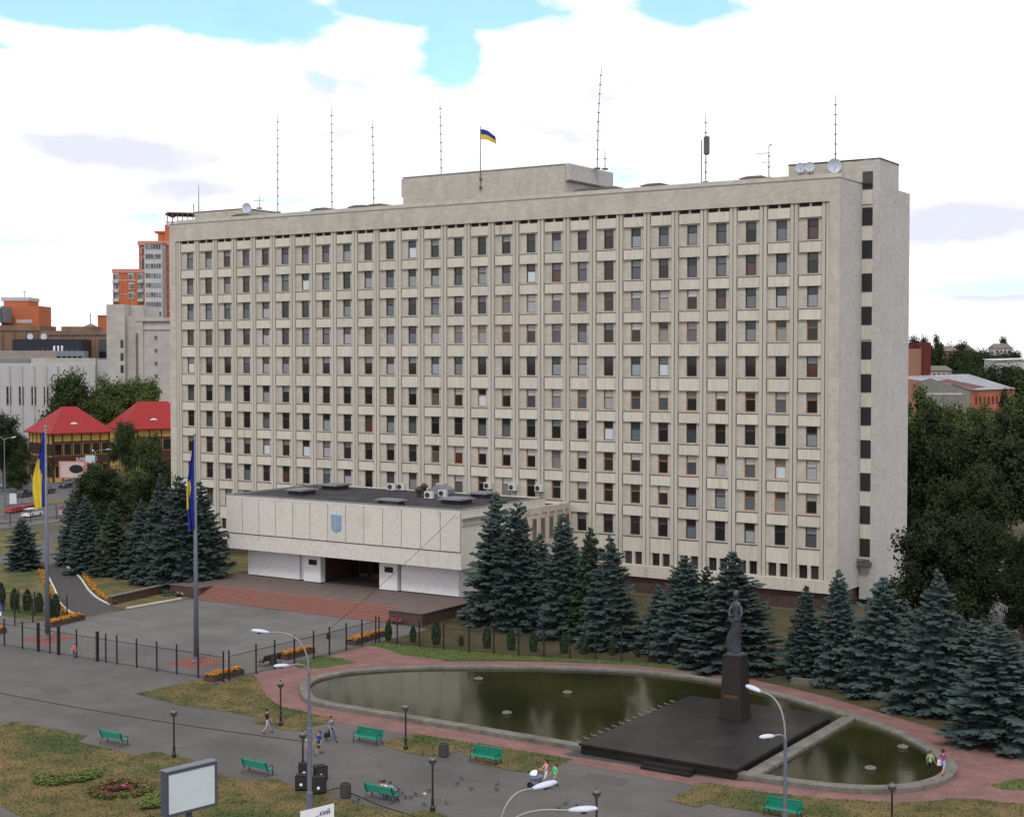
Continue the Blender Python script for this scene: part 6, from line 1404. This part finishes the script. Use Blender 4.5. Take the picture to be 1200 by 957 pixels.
    # stepped orange high-rise
    dep = 470; t, s = frame('orange_tower', 'stepped orange brick apartment tower with pale glazed balconies', 0, dep, turn=0.0); Z = lambda y: 27-(y-421)*dep/F_PX; X = lambda x: x*s
    b = B(); b.box(X(133), X(172.5), 0, 14, -.1, Z(315)); b.build('lower_wing', 'orange_brick', t)
    b = B(); b.box(X(161), X(240), 3, 18, -.1, Z(284)); b.build('main_body', 'orange_brick', t)
    b = B(); b.box(X(173), X(193.5), -3, 2.99, -.1, Z(286)); bay = b.build('balcony_bay', 'pale_panel', t)
    b = B(); b.box(X(132.5), X(173), -.3, 14.2, Z(319.5), Z(315)); b.build('cornice', 'pink_band', t)
    b = B(); b.box(X(160), X(240), 2.6, 18.2, Z(286.5), Z(281.5)); b.build('cornice', 'pink_band', t)
    b = B(); b.box(X(172.5), X(194), -3.3, 2.59, Z(286.5), Z(284)); b.build('cornice', 'pink_band', t)
    b = B(); b.box(X(181), X(191), 6, 14, Z(281.5), Z(271)); b.box(X(177), X(192), 5.5, 14.2, Z(271), Z(269)); b.build('stair_head', 'orange_brick', t)
    b = B(); b.box(X(190.1), X(240), 5, 18, Z(281.5), Z(262)); b.build('upper_body', 'orange_brick', t)
    b = B(); b.box(X(192), X(240), 4.9, 18.1, Z(262), Z(258)); b.build('upper_body', 'orange_brick', t)
    b = B(); b.prism_y([(X(190), Z(250)), (X(193), Z(248)), (X(222), Z(249)), (X(240), Z(251)), (X(240), Z(250)), (X(222), Z(247.5)), (X(193), Z(246.8))], 5, 17); b.build('canopy', 'slate', t)
    for k in range(6): b = B(); b.tube([(X(193+k*6), 5.2, Z(258)), (X(193+k*6), 5.2, Z(248.5))], .14, 5); b.build('canopy_post', 'steel_grey', t)
    b = B(); b.tube([(X(228), 8, Z(250)), (X(228), 8, Z(214))], .22, 5, .08); b.build('aerial', 'steel_grey', t)
    b = B(); b.tube([(X(222), 8, Z(250)), (X(222), 8, Z(236))], .15, 5); b.build('aerial', 'steel_grey', t)
    for y in (333, 349, 365.5): b = B(); b.box(X(133.5), X(172.4), -.12, -.01, Z(y-5.2+1), Z(y-5.2)); b.build('string_course', 'pale_panel', t)
    for r, y in enumerate((324, 335, 346)):
        for x in (136.5, 154.5, 165.5):
            b = B(); b.box(X(x-3), X(x+3.6), -.2, -.013, Z(y+4), Z(y-4)); wv = b.build('window', 'pale_panel', t)
            for q in (0, 1): b = B(); b.box(X(x-2.5+q*3), X(x+q*3), -.25, -.201, Z(y+3), Z(y-2.6)); b.build('pane', 'glass', wv).color = (.05+.1*((r+q) % 2), .055+.1*((r+q) % 2), .06+.1*((r+q) % 2), 1)
    for r in range(8):
        y = 289.5+r*11.1
        b = B(); b.box(X(174), X(192.5), -3.15, -3.01, Z(y+3), Z(y-2.5)); wv = b.build('window', 'pale_panel', t)
        for q in range(6):
            b = B(); b.box(X(174.6+q*3), X(177+q*3), -3.2, -3.151, Z(y+2.6), Z(y-2.2)); g_ = rnd.choice((.04, .10, .2)); b.build('pane', 'glass', wv).color = (g_*.9, g_*.95, g_*1.1, 1)
    for r, y in enumerate((293, 304, 310)):
        b = B(); b.box(X(163.5), X(171), 2.8, 2.99, Z(y+3.5), Z(y-3.5)); wv = b.build('window', 'pale_panel', t); b = B(); b.box(X(164.5), X(167), 2.7, 2.79, Z(y+3), Z(y-3)); b.build('pane', 'glass_dark', wv); b = B(); b.box(X(167.6), X(170.2), 2.7, 2.79, Z(y+3), Z(y-3)); b.build('pane', 'glass_dark', wv)
    for r in range(8): b = B(); y = 297+r*11; b.box(X(194), X(240), 2.85, 2.99, Z(y+.9), Z(y)); b.build('string_course', 'pale_panel', t)
    for r, y in enumerate((329.5, 340.5, 351.5)):
        for x in (136.5, 165.5):
            b = B(); b.box(X(x-3.2), X(x+3.8), -.9, -.015, Z(y+1.6), Z(y-1.2)); b.build('loggia', 'pale_panel', t)
    for x in (143, 150, 160): b = B(); b.box(X(x), X(x)+.5, -.18, -.012, 20, Z(319.6)); b.build('brick_pier', 'orange_brick', t)
    for r in range(7): b = B(); y = 291+r*11; b.box(X(196.5), X(201.5), 2.8, 2.985, Z(y+4), Z(y-3.5)); wv = b.build('window', 'pale_panel', t); b = B(); b.box(X(197.2), X(200.8), 2.7, 2.79, Z(y+3.3), Z(y-2.8)); b.build('pane', 'glass_dark', wv)
    for x in (196, 203): # roof dishes
        b = B(); b.lathe([(.05, -.1), (.5, .0), (.8, .2)], (0, 0, 0), 12); o = b.build('dish', 'lamp_white', t, loc=(X(x), 4.7, Z(261))); o.rotation_euler = (math.pi/2, 0, 0)
left_city()
def right_city():
    dep = 470; t, s = frame('gable_shed', 'grey gabled shed with an orange side wall and metal roof', 1080, dep); Z = lambda y: 27-(y-421)*dep/F_PX; X = lambda x: (x-1080)*s
    gx, back = X(1137), 60
    b = B(); b.prism_y([(0, -.1), (gx, -.1), (gx, Z(457)), (X(1091), Z(443)), (0, Z(446))], 0, .4); b.build('gable_wall', 'shed_wall', t)
    b = B(); b.box(X(1082), X(1128), -.2, -.01, Z(462), Z(460)); b.build('string_course', 'pale_panel', t)
    # side wall runs to the right and back
    ex, ey = X(1222), 26
    b = B(); b.add([(gx, 0, -.1), (ex, ey, -.1), (ex, ey, Z(457)), (gx, 0, Z(457))], [(0, 1, 2, 3)]); b.build('side_wall', 'shed_orange', t)
    b = B(); b.add([(gx+.3, -.3, Z(457)+.1), (ex+.4, ey-.4, Z(457)+.1), (X(1180), ey+14, Z(439)), (X(1091), 0, Z(443)+.1)], [(0, 1, 2, 3)]); b.build('roof', 'shed_roof', t)
    b = B(); b.add([(0, -.3, Z(446)+.1), (X(1091), 0, Z(443)+.09), (X(1180), ey+14, Z(439)-.01), (X(1085), ey+14, Z(442))], [(0, 1, 2, 3)]); b.build('roof', 'shed_roof', t)
    b = B(); b.add([(X(1100), -.2, Z(446.5)+.2), (X(1141), 0, Z(456)+.25), (X(1160), 3, Z(454.5)+.4), (X(1112), 2, Z(444.5)+.25)], [(0, 1, 2, 3)]); b.build('rusty_strip', 'rust_roof', t)
    d = Vector((ex-gx, ey, 0)).normalized()
    for k in range(8):
        u = 4+k*3.2; q = Vector((gx, 0, 0))+d*u; b = B(); b.box(0, 1.3, -.12, -.01, Z(474), Z(465)); o = b.build('window', 'maroon', t, loc=(q.x, q.y, 0)); o.rotation_euler = (0, 0, math.atan2(d.y, d.x))
    dep = 600; t, s = frame('metal_shed', 'long shed with a pale metal roof behind the orange one', 1160, dep); Z = lambda y: 27-(y-421)*dep/F_PX; X = lambda x: (x-1160)*s
    b = B(); b.box(0, X(1300), 0, 20, -.1, Z(446)); b.build('wall', 'shed_orange', t)
    b = B(); b.add([(X(1158), -.5, Z(446)), (X(1300), -.5, Z(446)), (X(1300), 14, Z(433)), (X(1168), 14, Z(436))], [(0, 1, 2, 3)]); b.build('roof', 'shed_roof', t)
    b = B(); b.box(X(1185), X(1300), 20, 34, -.1, Z(421)); b.add([(X(1183), 19, Z(422)), (X(1300), 19, Z(417)), (X(1300), 36, Z(417)), (X(1183), 36, Z(420))], [(0, 1, 2, 3)]); b.build('rear_block', 'pale_panel', t)
    dep = 560; t, s = frame('dark_red_block', 'dark red block with a salmon side wall', 1060, dep); Z = lambda y: 27-(y-421)*dep/F_PX; X = lambda x: (x-1060)*s
    b = B(); b.box(X(1050), X(1080), 0, 10, -.1, Z(408)); b.build('wall', 'salmon', t)
    b = B(); b.box(X(1050), X(1080.3), 10.01, 22, -.1, Z(401)); b.build('wall', 'maroon', t)
    b = B(); b.box(X(1080.4), X(1090), -1, 22, -.1, Z(401)); b.build('wall', 'maroon', t)
    for i, (x0, x1, y0, y1, dep, wm, rm, lab) in enumerate([(1090, 1116, 441, 428, 700, 'white_wall', 'slate', 'low pale house in the gap before the wooded rise'), (1098, 1122, 418, 405, 880, 'brown_brick', 'slate', 'long roofed house on the rise left of the dark wood'), (1122, 1140, 417, 403, 900, 'shed_wall', 'slate', 'grey roofed house on the rise next to the long roof'), (1165, 1186, 414, 402, 1000, 'pale_panel', 'slate', 'pale house on the skyline by the lone tree')]):
        t, s = frame('far_house', lab, x0, dep, 'house'); Z = lambda y: 27-(y-421)*dep/F_PX; w_ = (x1-x0)*s; zt = Z(y1); ze = zt-(zt-Z(y0))*.45
        b = B(); b.box(0, w_, 0, 12, -.1, ze); b.build('wall', wm, t)
        b = B(); b.add([(-.6, -.8, ze), (w_+.6, -.8, ze), (w_+.6, 12.8, ze), (-.6, 12.8, ze), (w_*.12, 6, zt), (w_*.88, 6, zt)], [(0, 1, 5, 4), (1, 2, 5), (2, 3, 4, 5), (3, 0, 4), (3, 2, 1, 0)]); b.build('roof', rm, t)
        for k in range(4): b = B(); b.box(w_*(.12+.22*k), w_*(.12+.22*k)+1.4, -.12, -.01, ze-3, ze-1.4); b.build('window', 'glass_dark', t)
right_city()
